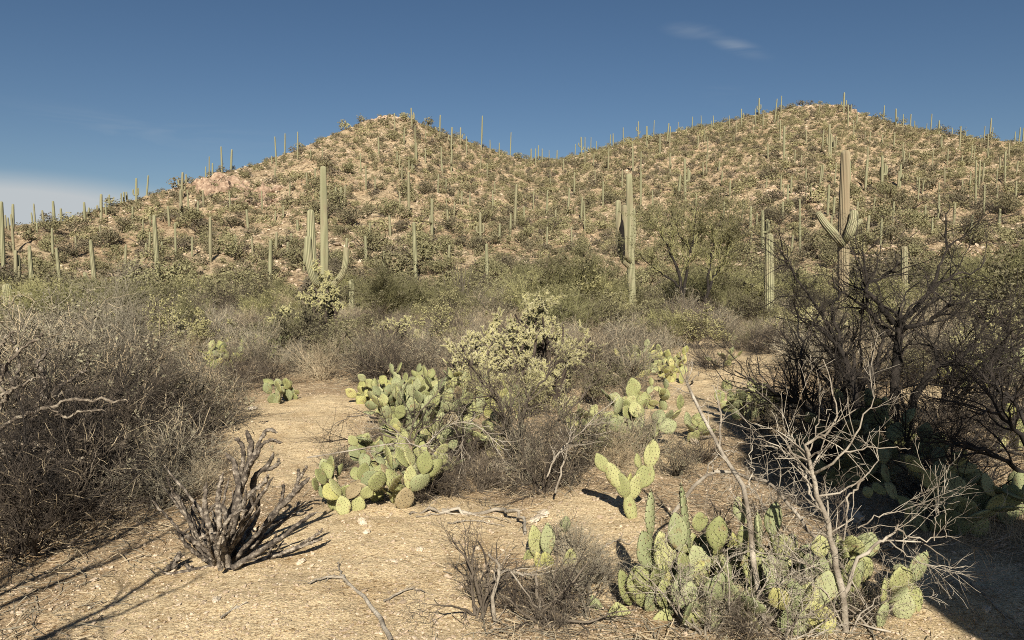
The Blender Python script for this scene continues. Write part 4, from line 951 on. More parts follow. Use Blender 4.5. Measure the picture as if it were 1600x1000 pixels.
# tall ones standing in the long shadow
for i, (X, Y, sz, lv, n, lb) in enumerate([(2.80, 4.7, 1.15, 5, 4, 'tall tree-like prickly pear in deep shade, nearest of the shaded ones'), (3.25, 4.95, 1.1, 4, 3, 'prickly pear in deep shade catching a little light by the bare ground'),
        (2.75, 5.7, 1.2, 4, 5, 'black shaded prickly pear under the bare dark tree'), (3.1, 6.3, 1.2, 4, 5, 'shaded prickly pear against the trunks of the bare dark tree')]):
    pear(X, Y, lb, n, lv, sz, 120 + i, 0.22, kinds=(P_, B_), maxpads=40, facing=0.6)
for i, (px, dep, lb) in enumerate([(1075, 3.75, 'low prickly pear filling the gap behind the large grey green pads'), (1120, 3.95, 'low prickly pear behind the round spiny pads'), (1235, 3.9, 'low prickly pear behind the bluish pads'), (1310, 3.8, 'low prickly pear around the stem of the thorny dead shrub'),
        (1170, 3.45, 'low yellow green prickly pear at the bottom edge under the twigs'), (1270, 3.4, 'low prickly pear at the bottom edge below the bluish pads'), (1060, 3.4, 'low prickly pear at the bottom edge below the large pads'), (1390, 3.55, 'low prickly pear at the bottom edge beside the bare gravel')]):
    pear((px - 800) / FPX * dep, dep, lb, 4, 2, 1.0, 200 + i, 0.22, kinds=(P_, B_), yellow=0.08, maxpads=12, facing=0.5)

# ------------------------------------------------------------------ trees and deadwood drawn limb by limb
def limbs(specs, rg, K=14, jit=0.012, rs=1.0):
    P, R = [], []
    for pts, r0, r1 in specs:
        p = catmull([at(*q) for q in pts], K); n = rg.normal(0, jit, (K, 3)); n[0] = 0; P.append(p + n); R.append(rs * np.linspace(r0, r1, K) * (1 + rg.normal(0, 0.06, K)))
    return np.array(P), np.array(R)

def woody(name, cat, label, specs, seed, tm, levels, S=7, jit=0.01, trunk_name='trunk', crown_name='twigs', leaf=None, twig_m=None, base=None, K=14, rs=None):
    rg = np.random.default_rng(seed); P, R = limbs(specs, rg, K, jit, rs or (0.6 if tm == 'deadwood' else 1.0))
    b = np.array(P[0][0]) if base is None else np.array(base); b[2] = gz(b[0], b[1])
    root = empty(name, b); tag(root, label, cat); P = P - b
    # one mesh for the woody limbs of this plant, with ragged bark radius
    ob(trunk_name, mesh_of(trunk_name, [(*tubes(P, R, S), 0)], [M[tm]], True), root)
    g = []; cur = (P, R); allp = []
    for (n, tlo, Lr, k, spread, wig, up, rf, rend, rmax, src) in levels:
        ps = cur if src == 'prev' else (P, R)
        P2, R2 = kids(rg, ps[0], ps[1], n, tlo, Lr, k, spread, wig, up, rf, rend, rmax); g.append((*tubes(P2, np.maximum(R2, 0.0009), 4 if len(g) == 0 else 3), 0)); cur = (P2, R2); allp.append(P2)
    for gg in g: gg[0][:, 2] = np.maximum(gg[0][:, 2], -0.02 )
    if g: ob(crown_name, mesh_of(crown_name, g, [M[twig_m or tm]]), root)
    if leaf:
        n, sz, lm = leaf; V, F = leaves(rg, along(rg, allp[-1], n, 0.1), np.full(n, sz), 1.8, sz * 0.8)
        ob('foliage', mesh_of('foliage', [(V, F, 0)], [M[lm]]), root)
    return root

# bare dark tree at the right
D = 7.2
woody('mesquite_tree', 'tree', 'bare black-limbed mesquite tree spreading over the shaded prickly pears', [
    ([(1392, 735, D), (1393, 690, D), (1400, 640, D), (1399, 580, D), (1404, 530, D), (1407, 500, D), (1404, 490, D)], 0.055, 0.03),
    ([(1405, 520, D), (1425, 510, D - 0.1), (1455, 500, D - 0.2), (1478, 482, D - 0.3), (1492, 470, D - 0.4)], 0.028, 0.008),
    ([(1403, 535, D), (1380, 512, D + 0.1), (1362, 492, D + 0.2), (1345, 478, D + 0.2), (1330, 465, D + 0.3), (1305, 448, D + 0.3)], 0.026, 0.008),
    ([(1395, 505, D), (1383, 485, D - 0.1), (1368, 470, D - 0.1), (1356, 460, D - 0.1), (1356, 445, D), (1375, 432, D), (1395, 425, D), (1400, 405, D)], 0.026, 0.008),
    ([(1345, 487, D + 0.2), (1354, 478, D), (1355, 455, D), (1352, 420, D), (1345, 395, D)], 0.022, 0.006),
    ([(1408, 500, D), (1440, 470, D + 0.3), (1462, 445, D + 0.4), (1490, 432, D + 0.5), (1520, 425, D + 0.5), (1545, 405, D + 0.5)], 0.024, 0.005),
    ([(1450, 458, D + 0.4), (1462, 430, D + 0.4), (1472, 405, D + 0.4), (1480, 385, D + 0.4), (1476, 345, D + 0.4), (1487, 318, D + 0.4)], 0.018, 0.004),
    ([(1480, 385, D + 0.4), (1500, 375, D + 0.4), (1515, 362, D + 0.4), (1530, 345, D + 0.4)], 0.01, 0.003),
    ([(1412, 735, D - 0.1), (1420, 680, D - 0.2), (1433, 612, D - 0.3), (1455, 585, D - 0.4), (1468, 572, D - 0.4), (1500, 560, D - 0.5), (1530, 535, D - 0.5)], 0.045, 0.010),
    ([(1463, 575, D - 0.4), (1462, 545, D - 0.4), (1440, 520, D - 0.4), (1430, 505, D - 0.4)], 0.016, 0.005),
    ([(1385, 735, D), (1360, 685, D - 0.1), (1335, 620, D - 0.1), (1325, 580, D), (1312, 545, D), (1290, 520, D), (1265, 500, D)], 0.042, 0.010),
    ([(1316, 555, D), (1308, 520, D + 0.1), (1303, 480, D + 0.1), (1310, 455, D + 0.1), (1300, 430, D + 0.1)], 0.02, 0.006),
    ([(1375, 710, D), (1358, 660, D), (1358, 610, D), (1368, 570, D), (1380, 530, D)], 0.026, 0.012),
    ([(1334, 610, D), (1334, 560, D + 0.2), (1334, 520, D + 0.2)], 0.024, 0.01),
    ([(1380, 735, D), (1320, 680, D - 0.3), (1260, 640, D - 0.5), (1200, 610, D - 0.6), (1150, 580, D - 0.6)], 0.03, 0.006),
    ([(1285, 655, D - 0.4), (1255, 600, D - 0.3), (1252, 540, D - 0.2), (1250, 505, D), (1240, 470, D)], 0.016, 0.005),
    ([(1430, 735, D - 0.2), (1490, 690, D - 0.5), (1540, 650, D - 0.8), (1600, 610, D - 1)], 0.035, 0.010),
    ([(1300, 520, D), (1270, 470, D), (1240, 430, D), (1225, 395, D), (1215, 360, D)], 0.014, 0.004),
], 5, 'twig_dark', [(150, 0.2, (0.25, 0.75), 8, 0.75, 0.24, 0.03, 0.6, 0.35, 0.012, 'prev'), (750, 0.15, (0.12, 0.42), 6, 0.8, 0.3, 0.02, 0.6, 0.4, 0.006, 'prev'),
                    (2800, 0.1, (0.05, 0.22), 4, 0.85, 0.3, 0.02, 0.7, 0.5, 0.0034, 'prev'), (3800, 0.1, (0.03, 0.10), 3, 0.9, 0.3, 0.0, 0.7, 0.6, 0.0018, 'prev')], 8, 0.012)
# dark hanging branches entering from the right edge
woody('mesquite_shrub', 'shrub', 'dark slanting branches fanning in beside the shaded prickly pears', [
    ([(1640, 760, 4.9), (1600, 690, 4.8), (1560, 650, 4.8), (1520, 640, 4.7)], 0.02, 0.006), ([(1640, 760, 4.9), (1590, 640, 5.1), (1545, 600, 5.2), (1500, 590, 5.2)], 0.016, 0.005),
    ([(1640, 760, 4.9), (1630, 660, 5.2), (1600, 590, 5.3), (1560, 560, 5.3)], 0.016, 0.004), ([(1640, 760, 4.9), (1570, 720, 4.7), (1520, 700, 4.6), (1470, 690, 4.5)], 0.018, 0.005)],
    8, 'twig_dark', [(40, 0.2, (0.2, 0.5), 7, 0.6, 0.2, 0.02, 0.6, 0.4, 0.008, 'prev'), (300, 0.1, (0.08, 0.3), 5, 0.7, 0.25, 0.02, 0.6, 0.4, 0.004, 'prev'), (700, 0.1, (0.04, 0.14), 3, 0.8, 0.3, 0, 0.7, 0.5, 0.002, 'prev')], 6, 0.01)
# pale thorny dead shrub in the foreground
E = 3.35
woody('dead_shrub', 'shrub', 'pale thorny dead shrub leaning over the foreground prickly pears', [
    ([(1322, 1020, E), (1318, 940, E), (1306, 880, E), (1296, 830, E), (1280, 780, E), (1268, 735, E), (1262, 705, E)], 0.030, 0.014),
    ([(1266, 715, E), (1262, 695, E), (1280, 682, E), (1300, 672, E), (1306, 640, E), (1298, 600, E), (1285, 565, E)], 0.014, 0.003),
    ([(1272, 740, E), (1300, 725, E - 0.1), (1325, 700, E - 0.1), (1340, 670, E - 0.1), (1362, 630, E), (1366, 615, E)], 0.011, 0.0025),
    ([(1320, 705, E - 0.1), (1360, 700, E - 0.1), (1400, 700, E - 0.1), (1425, 702, E - 0.1)], 0.006, 0.002),
    ([(1280, 775, E), (1320, 765, E), (1350, 745, E), (1372, 720, E + 0.1), (1368, 700, E + 0.1), (1355, 688, E + 0.1)], 0.008, 0.002),
    ([(1350, 748, E), (1340, 765, E), (1325, 775, E), (1322, 810, E), (1318, 850, E)], 0.010, 0.006),
    ([(1265, 725, E), (1250, 715, E + 0.1), (1225, 705, E + 0.1), (1200, 690, E + 0.1), (1168, 683, E + 0.1)], 0.009, 0.002),
    ([(1268, 760, E), (1250, 735, E), (1240, 700, E + 0.1), (1220, 640, E + 0.1)], 0.008, 0.002),
    ([(1318, 930, E), (1335, 880, E + 0.05), (1370, 850, E + 0.1), (1390, 838, E + 0.1), (1405, 818, E + 0.1)], 0.018, 0.006),
    ([(1398, 825, E + 0.1), (1420, 838, E + 0.1), (1450, 842, E + 0.1), (1480, 840, E + 0.1), (1512, 840, E + 0.1)], 0.009, 0.002),
    ([(1370, 850, E + 0.1), (1400, 845, E + 0.2), (1440, 848, E + 0.2), (1470, 868, E + 0.2), (1500, 888, E + 0.2), (1530, 905, E + 0.2)], 0.008, 0.002),
    ([(1390, 845, E), (1430, 875, E), (1480, 885, E), (1530, 888, E)], 0.006, 0.0015),
    ([(1460, 845, E + 0.1), (1465, 800, E + 0.1), (1470, 785, E + 0.1)], 0.004, 0.0015), ([(1478, 840, E + 0.1), (1478, 800, E + 0.1), (1472, 778, E + 0.1)], 0.004, 0.0015),
    ([(1340, 825, E), (1370, 805, E), (1400, 800, E), (1435, 803, E)], 0.006, 0.0015),
    ([(1342, 824, E), (1380, 822, E), (1430, 823, E)], 0.004, 0.0015),
    ([(1265, 705, E), (1280, 660, E + 0.1), (1300, 640, E + 0.1)], 0.007, 0.002),
    ([(1290, 810, E), (1270, 780, E + 0.1), (1262, 755, E + 0.1), (1258, 735, E + 0.1)], 0.012, 0.006),
    ([(1318, 960, E), (1290, 900, E + 0.1), (1230, 870, E + 0.1), (1180, 862, E + 0.15), (1140, 870, E + 0.2)], 0.010, 0.003),
    ([(1318, 980, E), (1290, 925, E), (1255, 920, E), (1240, 935, E), (1250, 985, E)], 0.007, 0.003),
    ([(1320, 1000, E), (1350, 960, E), (1380, 925, E), (1410, 915, E)], 0.008, 0.002),
], 9, 'deadwood', [(80, 0.2, (0.12, 0.36), 7, 0.8, 0.10, 0.02, 0.55, 0.4, 0.005, 'prev'), (330, 0.15, (0.04, 0.16), 4, 0.85, 0.12, 0.0, 0.6, 0.5, 0.0024, 'prev'), (380, 0.1, (0.02, 0.06), 3, 0.95, 0.1, 0.0, 0.7, 0.4, 0.0015, 'prev')], 7, 0.005)
# long weathered fallen branch
woody('dead_branch', 'branch', 'long weathered silver branch slanting down beside the few-padded prickly pear', [
    ([(1205, 1020, 3.3), (1190, 960, 3.4), (1178, 880, 3.5), (1172, 810, 3.6), (1165, 765, 3.7), (1140, 725, 3.9), (1120, 695, 4.0), (1095, 645, 4.2), (1075, 605, 4.35), (1073, 592, 4.4)], 0.026, 0.013),
    ([(1123, 700, 4.0), (1128, 670, 4.0), (1126, 640, 4.05), (1118, 615, 4.1), (1114, 602, 4.1)], 0.013, 0.003),
    ([(1078, 605, 4.35), (1085, 590, 4.3), (1095, 580, 4.3)], 0.008, 0.003),
    ([(1176, 770, 3.7), (1174, 730, 3.7), (1174, 700, 3.7), (1175, 672, 3.7)], 0.006, 0.002),
    ([(1177, 765, 3.7), (1190, 745, 3.7), (1192, 738, 3.7)], 0.005, 0.002)], 10, 'deadwood',
    [(24, 0.3, (0.06, 0.2), 5, 0.9, 0.15, 0.0, 0.5, 0.4, 0.004, 'prev'), (60, 0.2, (0.03, 0.1), 4, 0.9, 0.2, 0, 0.6, 0.4, 0.002, 'prev')], 9, 0.006)
woody('dead_branch', 'branch', 'arched silver branch bridging over the prickly pears behind the forked shrub', [
    ([(1050, 805, 4.0), (1075, 770, 4.0), (1100, 745, 4.0), (1130, 735, 4.0), (1165, 748, 3.95), (1200, 752, 3.9), (1225, 775, 3.85), (1250, 810, 3.8), (1270, 835, 3.75), (1290, 860, 3.75)], 0.017, 0.014),
    ([(1095, 750, 4.0), (1110, 725, 4.0), (1130, 707, 4.0), (1150, 705, 4.0), (1162, 712, 4.0)], 0.009, 0.004),
    ([(1112, 725, 4.0), (1114, 745, 4.0), (1108, 765, 4.0)], 0.006, 0.002)], 12, 'deadwood', [(14, 0.3, (0.05, 0.14), 4, 0.8, 0.15, 0, 0.5, 0.4, 0.003, 'prev')], 8, 0.006)
# dead fork at the bottom
woody('dead_branch', 'branch', 'bleached forked dead branch standing in the dark twig bush at the bottom edge', [
    ([(788, 1060, 3.45), (785, 1010, 3.45), (772, 970, 3.45), (773, 925, 3.45), (781, 892, 3.45), (776, 878, 3.45), (762, 868, 3.5)], 0.020, 0.009),
    ([(875, 1050, 3.5), (865, 1010, 3.5), (845, 960, 3.5), (840, 920, 3.5), (838, 900, 3.5)], 0.018, 0.012),
    ([(783, 893, 3.45), (800, 893, 3.5), (820, 897, 3.5), (838, 895, 3.55)], 0.011, 0.008),
    ([(798, 893, 3.45), (815, 915, 3.4), (835, 945, 3.4), (850, 965, 3.4), (870, 1010, 3.4)], 0.007, 0.004)], 14, 'deadwood',
    [(18, 0.3, (0.06, 0.2), 5, 0.9, 0.15, 0.02, 0.5, 0.4, 0.003, 'prev')], 9, 0.004)
woody('dead_branch', 'branch', 'thin grey stick lying on the bare gravel near the bottom edge', [
    ([(612, 1010, None), (600, 985, None), (575, 950, None), (550, 922, None), (528, 905, None), (500, 910, None), (485, 915, None)], 0.020, 0.008),
    ([(540, 915, None), (532, 898, None), (526, 884, None)], 0.012, 0.005)], 15, 'deadwood', [(8, 0.3, (0.04, 0.1), 4, 0.8, 0.15, 0.0, 0.5, 0.4, 0.003, 'prev')], 7, 0.004)
woody('dead_branch', 'branch', 'curled pale root loop beside white stone on the low bank', [
    ([(690, 802, None), (740, 805, None), (780, 802, None), (800, 797, 4.95), (813, 803, 4.9), (816, 815, 4.85), (819, 838, None)], 0.024, 0.018),
    ([(640, 808, None), (680, 803, None), (730, 806, None)], 0.014, 0.018)], 16, 'deadwood', [(14, 0.3, (0.05, 0.15), 4, 0.8, 0.2, 0.05, 0.5, 0.4, 0.003, 'prev')], 8, 0.012)
for i, (pts, lb) in enumerate([([(650, 812, None), (700, 806, None), (760, 812, None), (800, 820, None)], 'straight dry stick along the low bank below the centre thicket'), ([(1500, 905, None), (1540, 940, None), (1575, 975, None), (1600, 990, None)], 'dark thin stick on the gravel at the rim of the long shadow'),
        ([(345, 972, None), (365, 958, None), (385, 948, None)], 'short dry stick on the sand near the bottom edge'), ([(600, 945, None), (640, 925, None), (665, 932, None)], 'short pale stick on the open gravel'), ([(930, 870, None), (960, 850, None), (985, 856, None)], 'grey stick on the slope below the candelabra prickly pear'),
        ([(700, 822, None), (745, 818, None), (790, 826, None)], 'second dry stick on the low bank'), ([(1440, 930, None), (1480, 915, None), (1510, 930, None)], 'brown stick in the lit gravel beside the long shadow')]):
    woody('dead_branch', 'branch', lb, [(pts, 0.010, 0.004)], 150 + i, 'deadwood', [(7, 0.3, (0.03, 0.10), 4, 0.8, 0.15, 0.0, 0.5, 0.4, 0.003, 'prev')], 7, 0.004)
woody('dead_branch', 'branch', 'forked grey stake leaning out of the grey twig bush in the middle', [
    ([(868, 770, 5.3), (880, 730, 5.3), (884, 700, 5.3), (882, 685, 5.3)], 0.014, 0.010), ([(855, 745, 5.4), (868, 715, 5.4), (890, 690, 5.4), (930, 650, 5.6), (965, 620, 5.8)], 0.011, 0.005)], 17, 'deadwood',
    [(26, 0.2, (0.08, 0.3), 6, 0.8, 0.2, 0.03, 0.6, 0.4, 0.004, 'prev'), (90, 0.2, (0.03, 0.1), 4, 0.8, 0.2, 0, 0.6, 0.4, 0.002, 'prev')], 7, 0.006)
woody('dead_branch', 'branch', 'long bowed grey branch arching across the path side prickly pears', [
    ([(480, 715, 5.6), (540, 708, 5.5), (590, 697, 5.4), (640, 693, 5.4), (662, 698, 5.4), (690, 672, 5.5), (715, 660, 5.6), (745, 665, 5.6), (775, 690, 5.6)], 0.009, 0.008),
    ([(650, 697, 5.4), (628, 682, 5.5), (600, 672, 5.5), (570, 670, 5.5)], 0.008, 0.003), ([(725, 670, 5.6), (722, 695, 5.6), (722, 720, 5.6), (710, 780, 5.5)], 0.006, 0.004)], 18, 'deadwood',
    [(40, 0.1, (0.08, 0.28), 6, 0.7, 0.2, 0.03, 0.6, 0.4, 0.004, 'prev'), (160, 0.2, (0.03, 0.12), 4, 0.8, 0.2, 0, 0.6, 0.4, 0.002, 'prev')], 7, 0.006)
def thorn_bush(px, dep, h, label, seed, mat, nl=9, spread=0.6, r0=0.012, t1=60, t2=300, t3=600, name='dead_shrub', wig=0.2, w=1.0):
    rg = np.random.default_rng(seed); x, y = (px - 800) / FPX * dep, dep; z = gz(x, y); root = empty(name, (x, y, z)); tag(root, label, 'shrub')
    a = rg.uniform(0, 6.28, nl); t = np.abs(rg.normal(0, spread, nl)).clip(0.05, 1.35); Dd = np.stack([np.cos(a) * np.sin(t) * w, np.sin(a) * np.sin(t), np.cos(t)], -1)
    P0 = walk(rg, rg.normal(0, 0.03, (nl, 3)) * [1, 1, 0], Dd, rg.uniform(0.6, 1.05, nl) * h, 12, wig * 0.8, 0.0); R0 = (rg.uniform(0.5, 1.2, nl) * r0)[:, None] * np.linspace(1, 0.3, 12)[None]
    P0[..., 2] = np.maximum(P0[..., 2], 0.005)
    ob('limbs', mesh_of('limbs', [(*tubes(P0, R0, 6), 0)], [M[mat]], True), root)
    P1, R1 = kids(rg, P0, R0, t1, 0.15, (0.15 * h, 0.5 * h), 7, 0.8, wig, 0.01, 0.6, 0.4); P2, R2 = kids(rg, P1, R1, t2, 0.1, (0.06 * h, 0.26 * h), 5, 0.85, wig * 1.2, 0, 0.65, 0.5)
    P3, R3 = kids(rg, P2, R2, t3, 0.1, (0.03 * h, 0.12 * h), 3, 0.95, wig * 1.2, 0, 0.75, 0.5); g = [(*tubes(P1, R1, 4), 0), (*tubes(P2, np.maximum(R2, 0.001), 3), 0), (*tubes(P3, np.maximum(R3, 0.0008), 3), 0)]
    for gg in g: gg[0][:, 2] = np.maximum(gg[0][:, 2], 0.0)
    ob('twigs', mesh_of('twigs', g, [M[mat]]), root)
for i, (px, dep, h, lb, mt, nl, sprd, r0, t1, t2, t3) in enumerate([
    (1250, 8.0, 1.15, 'black twiggy mesquite shrub on the sand side of the bare dark tree', 'twig_dark', 9, 0.6, 0.018, 70, 320, 600), (1480, 8.2, 1.6, 'black twiggy mesquite shrub behind the high bare limbs', 'twig_dark', 12, 0.6, 0.022, 110, 600, 1300),
    (1345, 8.6, 1.5, 'dense black mesquite shrub filling the middle of the bare dark tree', 'twig_dark', 12, 0.55, 0.022, 90, 450, 900), (1290, 6.4, 1.1, 'dark thorn bush at the edge of the long shadow', 'twig_dark', 10, 0.8, 0.014, 90, 500, 1300),
    (1560, 6.8, 1.3, 'dark thorn bush behind the shaded prickly pears', 'twig_dark', 10, 0.7, 0.015, 90, 500, 1300), (1420, 5.9, 0.9, 'dark thorn bush among the shaded prickly pears', 'twig_dark', 10, 0.8, 0.014, 90, 500, 1300),
    (1510, 5.0, 0.8, 'black tangle at the foot of the shaded prickly pears', 'twig_dark', 10, 0.9, 0.012, 80, 400, 900),
    (745, 3.55, 0.5, 'dark brittle branches arching beside the bleached fork', 'twig_brown', 8, 1.0, 0.010, 40, 170, 260), (850, 3.45, 0.45, 'brown brittle branches behind the bleached fork', 'twig_brown', 8, 1.0, 0.009, 40, 170, 260),
    (915, 3.5, 0.35, 'grey brittle tuft between the fork and the large pads', 'twig_grey', 8, 1.0, 0.006, 40, 220, 400), (1110, 3.3, 0.42, 'pale brittle branches lying over the round spiny pads', 'deadwood', 9, 1.1, 0.006, 40, 220, 400),
    (1190, 3.35, 0.5, 'pale arching sticks at the foot of the silver branch', 'deadwood', 9, 1.0, 0.007, 40, 220, 400), (1250, 3.3, 0.42, 'grey sticks tangled over the bluish pads', 'deadwood', 9, 1.1, 0.006, 44, 240, 400),
    (1375, 3.4, 0.45, 'grey sticks tangled over the tilted grey pads', 'deadwood', 9, 1.0, 0.006, 44, 240, 400), (1150, 3.9, 0.5, 'brown branches behind the round spiny pads', 'twig_brown', 9, 0.9, 0.008, 50, 260, 500), (1330, 4.2, 0.5, 'brown branches lying in the shade behind the thorny dead shrub', 'twig_brown', 10, 1.1, 0.008, 60, 300, 500),
    (1220, 4.9, 0.55, 'pale dry sticks lying at the shadow edge', 'deadwood', 9, 1.25, 0.006, 50, 240, 400), (815, 6.0, 0.65, 'woody grey bush at the heart of the centre thicket', 'twig_grey', 10, 0.7, 0.012, 80, 400, 800), (715, 6.2, 0.55, 'woody brown bush among the path clump pads', 'twig_brown', 10, 0.8, 0.010, 80, 400, 800),
    (60, 5.6, 1.0, 'black woody bush inside the thicket behind the pale limbs', 'twig_dark', 14, 0.8, 0.016, 120, 700, 1500), (150, 6.4, 1.0, 'dark woody bush in the thicket middle', 'twig_dark', 14, 0.8, 0.014, 120, 700, 1500), (20, 4.7, 0.85, 'black low woody bush at the thicket foot', 'twig_dark', 14, 0.9, 0.013, 130, 800, 1800),
    (110, 5.2, 0.8, 'dark woody bush where the thicket meets the shaded sand', 'twig_dark', 14, 0.9, 0.013, 130, 800, 1800), (220, 6.6, 0.8, 'dark woody bush behind the dead cane cholla', 'twig_brown', 12, 0.8, 0.012, 100, 500, 1000), (165, 10.5, 1.7, 'bare upright shrub whose pale twigs stand above the thicket', 'twig_grey', 12, 0.45, 0.012, 110, 700, 1400)]):
    thorn_bush(px, dep, h, lb, 500 + i, mt, nl, sprd, r0, t1, t2, t3, 'mesquite_shrub' if mt == 'twig_dark' else 'dead_shrub')
# bare wiry branches in front of the path clump
woody('bare_shrub', 'shrub', 'wiry bare shrub sprawling over the prickly pears beside the path', [
    ([(640, 690, 6.0), (590, 680, 5.9), (545, 685, 5.8), (510, 690, 5.7)], 0.009, 0.003), ([(640, 690, 6.0), (600, 660, 6.0), (560, 650, 6.0), (520, 665, 6.0)], 0.008, 0.003),
    ([(640, 690, 6.0), (650, 650, 6.0), (680, 620, 6.0), (700, 580, 6.1)], 0.008, 0.003), ([(640, 690, 6), (690, 650, 5.9), (740, 630, 5.9)], 0.008, 0.003)], 19, 'twig_brown',
    [(50, 0.1, (0.15, 0.4), 7, 0.7, 0.2, 0.02, 0.6, 0.4, 0.004, 'prev'), (300, 0.1, (0.05, 0.2), 4, 0.8, 0.25, 0, 0.6, 0.4, 0.002, 'prev')], 6, 0.01)
# wiry tree above the corky prickly pear
woody('bare_shrub', 'shrub', 'dark wiry many-branched shrub growing over the corky prickly pear', [
    ([(805, 730, 6.3), (800, 680, 6.3), (780, 630, 6.4), (750, 590, 6.5), (730, 560, 6.5)], 0.018, 0.004), ([(805, 730, 6.3), (815, 670, 6.4), (830, 620, 6.5), (860, 580, 6.6), (880, 560, 6.6)], 0.016, 0.004),
    ([(805, 730, 6.3), (790, 660, 6.2), (770, 620, 6.1), (730, 620, 6.0)], 0.013, 0.004), ([(805, 730, 6.3), (850, 680, 6.3), (890, 640, 6.4), (930, 600, 6.5)], 0.014, 0.004)], 20, 'twig_brown',
    [(70, 0.2, (0.2, 0.5), 7, 0.7, 0.22, 0.03, 0.6, 0.4, 0.005, 'prev'), (500, 0.1, (0.08, 0.25), 5, 0.8, 0.25, 0.02, 0.6, 0.4, 0.0025, 'prev'), (900, 0.1, (0.03, 0.1), 3, 0.9, 0.3, 0, 0.7, 0.5, 0.0015, 'prev')], 7, 0.012, leaf=(1500, 0.008, 'leaf_olive'))

# grey green tree
T = 31
woody('palo_verde_tree', 'tree', 'grey green palo verde tree with several dark stems beside the mitten-shaped saguaro', [
    ([(1068, 505, T), (1066, 470, T), (1062, 430, T), (1050, 400, T), (1035, 370, T), (1020, 345, T)], 0.10, 0.02),
    ([(1066, 470, T), (1072, 430, T), (1080, 390, T), (1085, 355, T), (1090, 325, T)], 0.08, 0.015),
    ([(1100, 500, T), (1104, 460, T), (1115, 435, T), (1130, 410, T), (1140, 380, T), (1145, 345, T)], 0.08, 0.015),
    ([(1104, 465, T), (1108, 420, T), (1115, 380, T), (1110, 340, T)], 0.06, 0.015), ([(1064, 450, T), (1040, 430, T), (1015, 415, T), (1000, 395, T)], 0.05, 0.012),
    ([(1080, 395, T), (1060, 365, T), (1050, 330, T)], 0.04, 0.01)], 23, 'twig_dark',
    [(110, 0.3, (0.5, 1.4), 7, 0.6, 0.16, 0.05, 0.55, 0.4, 0.03, 'prev'), (900, 0.2, (0.3, 0.8), 5, 0.6, 0.18, 0.05, 0.6, 0.5, 0.012, 'prev'), (3000, 0.2, (0.15, 0.4), 3, 0.7, 0.2, 0.03, 0.7, 0.6, 0.007, 'prev')], 7, 0.03,
    crown_name='crown', twig_m='twig_green', leaf=(15000, 0.032, 'leaf_olive'))
# ocotillo like fan
def fan(px, py, dep, h, n, label, seed, spread=0.45):
    rg = np.random.default_rng(seed); b = at(px, py, dep); b[2] = gz(b[0], b[1]); a = rg.uniform(0, 6.28, n); t = np.abs(rg.normal(0, spread, n))
    Dd = np.stack([np.cos(a) * np.sin(t), np.sin(a) * np.sin(t), np.cos(t)], -1); P = walk(rg, np.zeros((n, 3)), Dd, rg.uniform(0.6, 1, n) * h, 9, 0.05, 0.03)
    R = np.linspace(0.03, 0.008, 9)[None].repeat(n, 0); root = empty('ocotillo', b); tag(root, label, 'shrub')
    ob('canes', mesh_of('canes', [(*tubes(P, R, 4), 0)], [M['twig_grey']]), root)
fan(722, 500, 34, 2.9, 26, 'ocotillo with a fan of grey canes below the lower hill', 1)
fan(195, 500, 40, 3.2, 24, 'ocotillo fan of thin canes at the back of the thicket', 2)

# named bigger bushes of the middle distance
for k, px, dep, s, hs_, lb in [('palo_verde_bush', 900, 30, 2.6, 1.0, 'tall yellow green bush rising beside the mitten-shaped saguaro'), ('palo_verde_bush', 865, 34, 2.3, 0.9, 'yellow green bush next to the tall one in front of the saddle'),
        ('palo_verde_bush', 600, 34, 2.4, 0.8, 'wide yellow green bush past the shaggy cholla'), ('palo_verde_bush', 640, 38, 2.4, 0.8, 'yellow green bush behind the wide one'),
        ('green_bush', 970, 20, 1.2, 0.9, 'dark olive bush behind the bright sand strip cacti'), ('green_bush', 1010, 22, 1.2, 0.8, 'second dark olive bush behind the sand strip cacti'),
        ('palo_verde_bush', 90, 17, 1.5, 0.9, 'yellow green upright bush in the back of the thicket'), ('palo_verde_bush', 60, 26, 1.8, 0.9, 'olive bush between the saguaro pups'), ('green_bush', 310, 40, 2.6, 0.8, 'olive bush at the foot of the shoulder behind the thicket'),
        ('green_bush', 1550, 18, 1.9, 0.9, 'olive bush behind the tall edge-on prickly pear'), ('palo_verde_bush', 1590, 30, 2.8, 0.9, 'large olive bush at the far end of the brush'), ('palo_verde_bush', 1510, 34, 2.6, 0.9, 'olive bush behind the high bare limbs'),
        ('palo_verde_bush', 1170, 42, 2.6, 0.9, 'olive bush between the grey green tree and the plain saguaro'), ('palo_verde_bush', 1240, 44, 2.4, 0.9, 'olive bush beyond the plain ribbed saguaro')]:
    x = (px - 800) / FPX * dep; place(k, x, dep, s, lb, hs_)
# the thicket on the near side (left) and other close shrubs, each labelled
CL = [('dry_shrub', 40, 6.6, 1.5), ('brown_shrub', 110, 6.0, 1.3), ('dry_shrub', 150, 7.2, 1.4), ('dry_shrub', 215, 7.6, 1.25), ('brown_shrub', 190, 6.1, 1.0), ('dry_shrub', 60, 8.6, 1.6), ('dry_shrub', 150, 9.4, 1.6), ('brown_shrub', 10, 5.2, 1.15),
      ('brown_shrub', 90, 5.0, 0.85), ('dry_shrub', 235, 9.3, 1.0), ('dry_shrub', 285, 8.2, 1.05), ('brown_shrub', 255, 6.4, 0.75), ('dry_shrub', 320, 7.8, 0.8), ('brown_shrub', 20, 4.4, 0.85), ('dry_shrub', 200, 11, 1.3), ('dry_shrub', 90, 12, 1.7), ('dry_shrub', 0, 10, 1.8), ('brown_shrub', 130, 5.4, 0.8), ('dry_shrub', 195, 5.7, 0.6), ('dry_shrub', 268, 6.0, 0.75), ('dry_shrub', 240, 5.2, 0.5), ('pale_shrub', 300, 5.5, 0.4)]
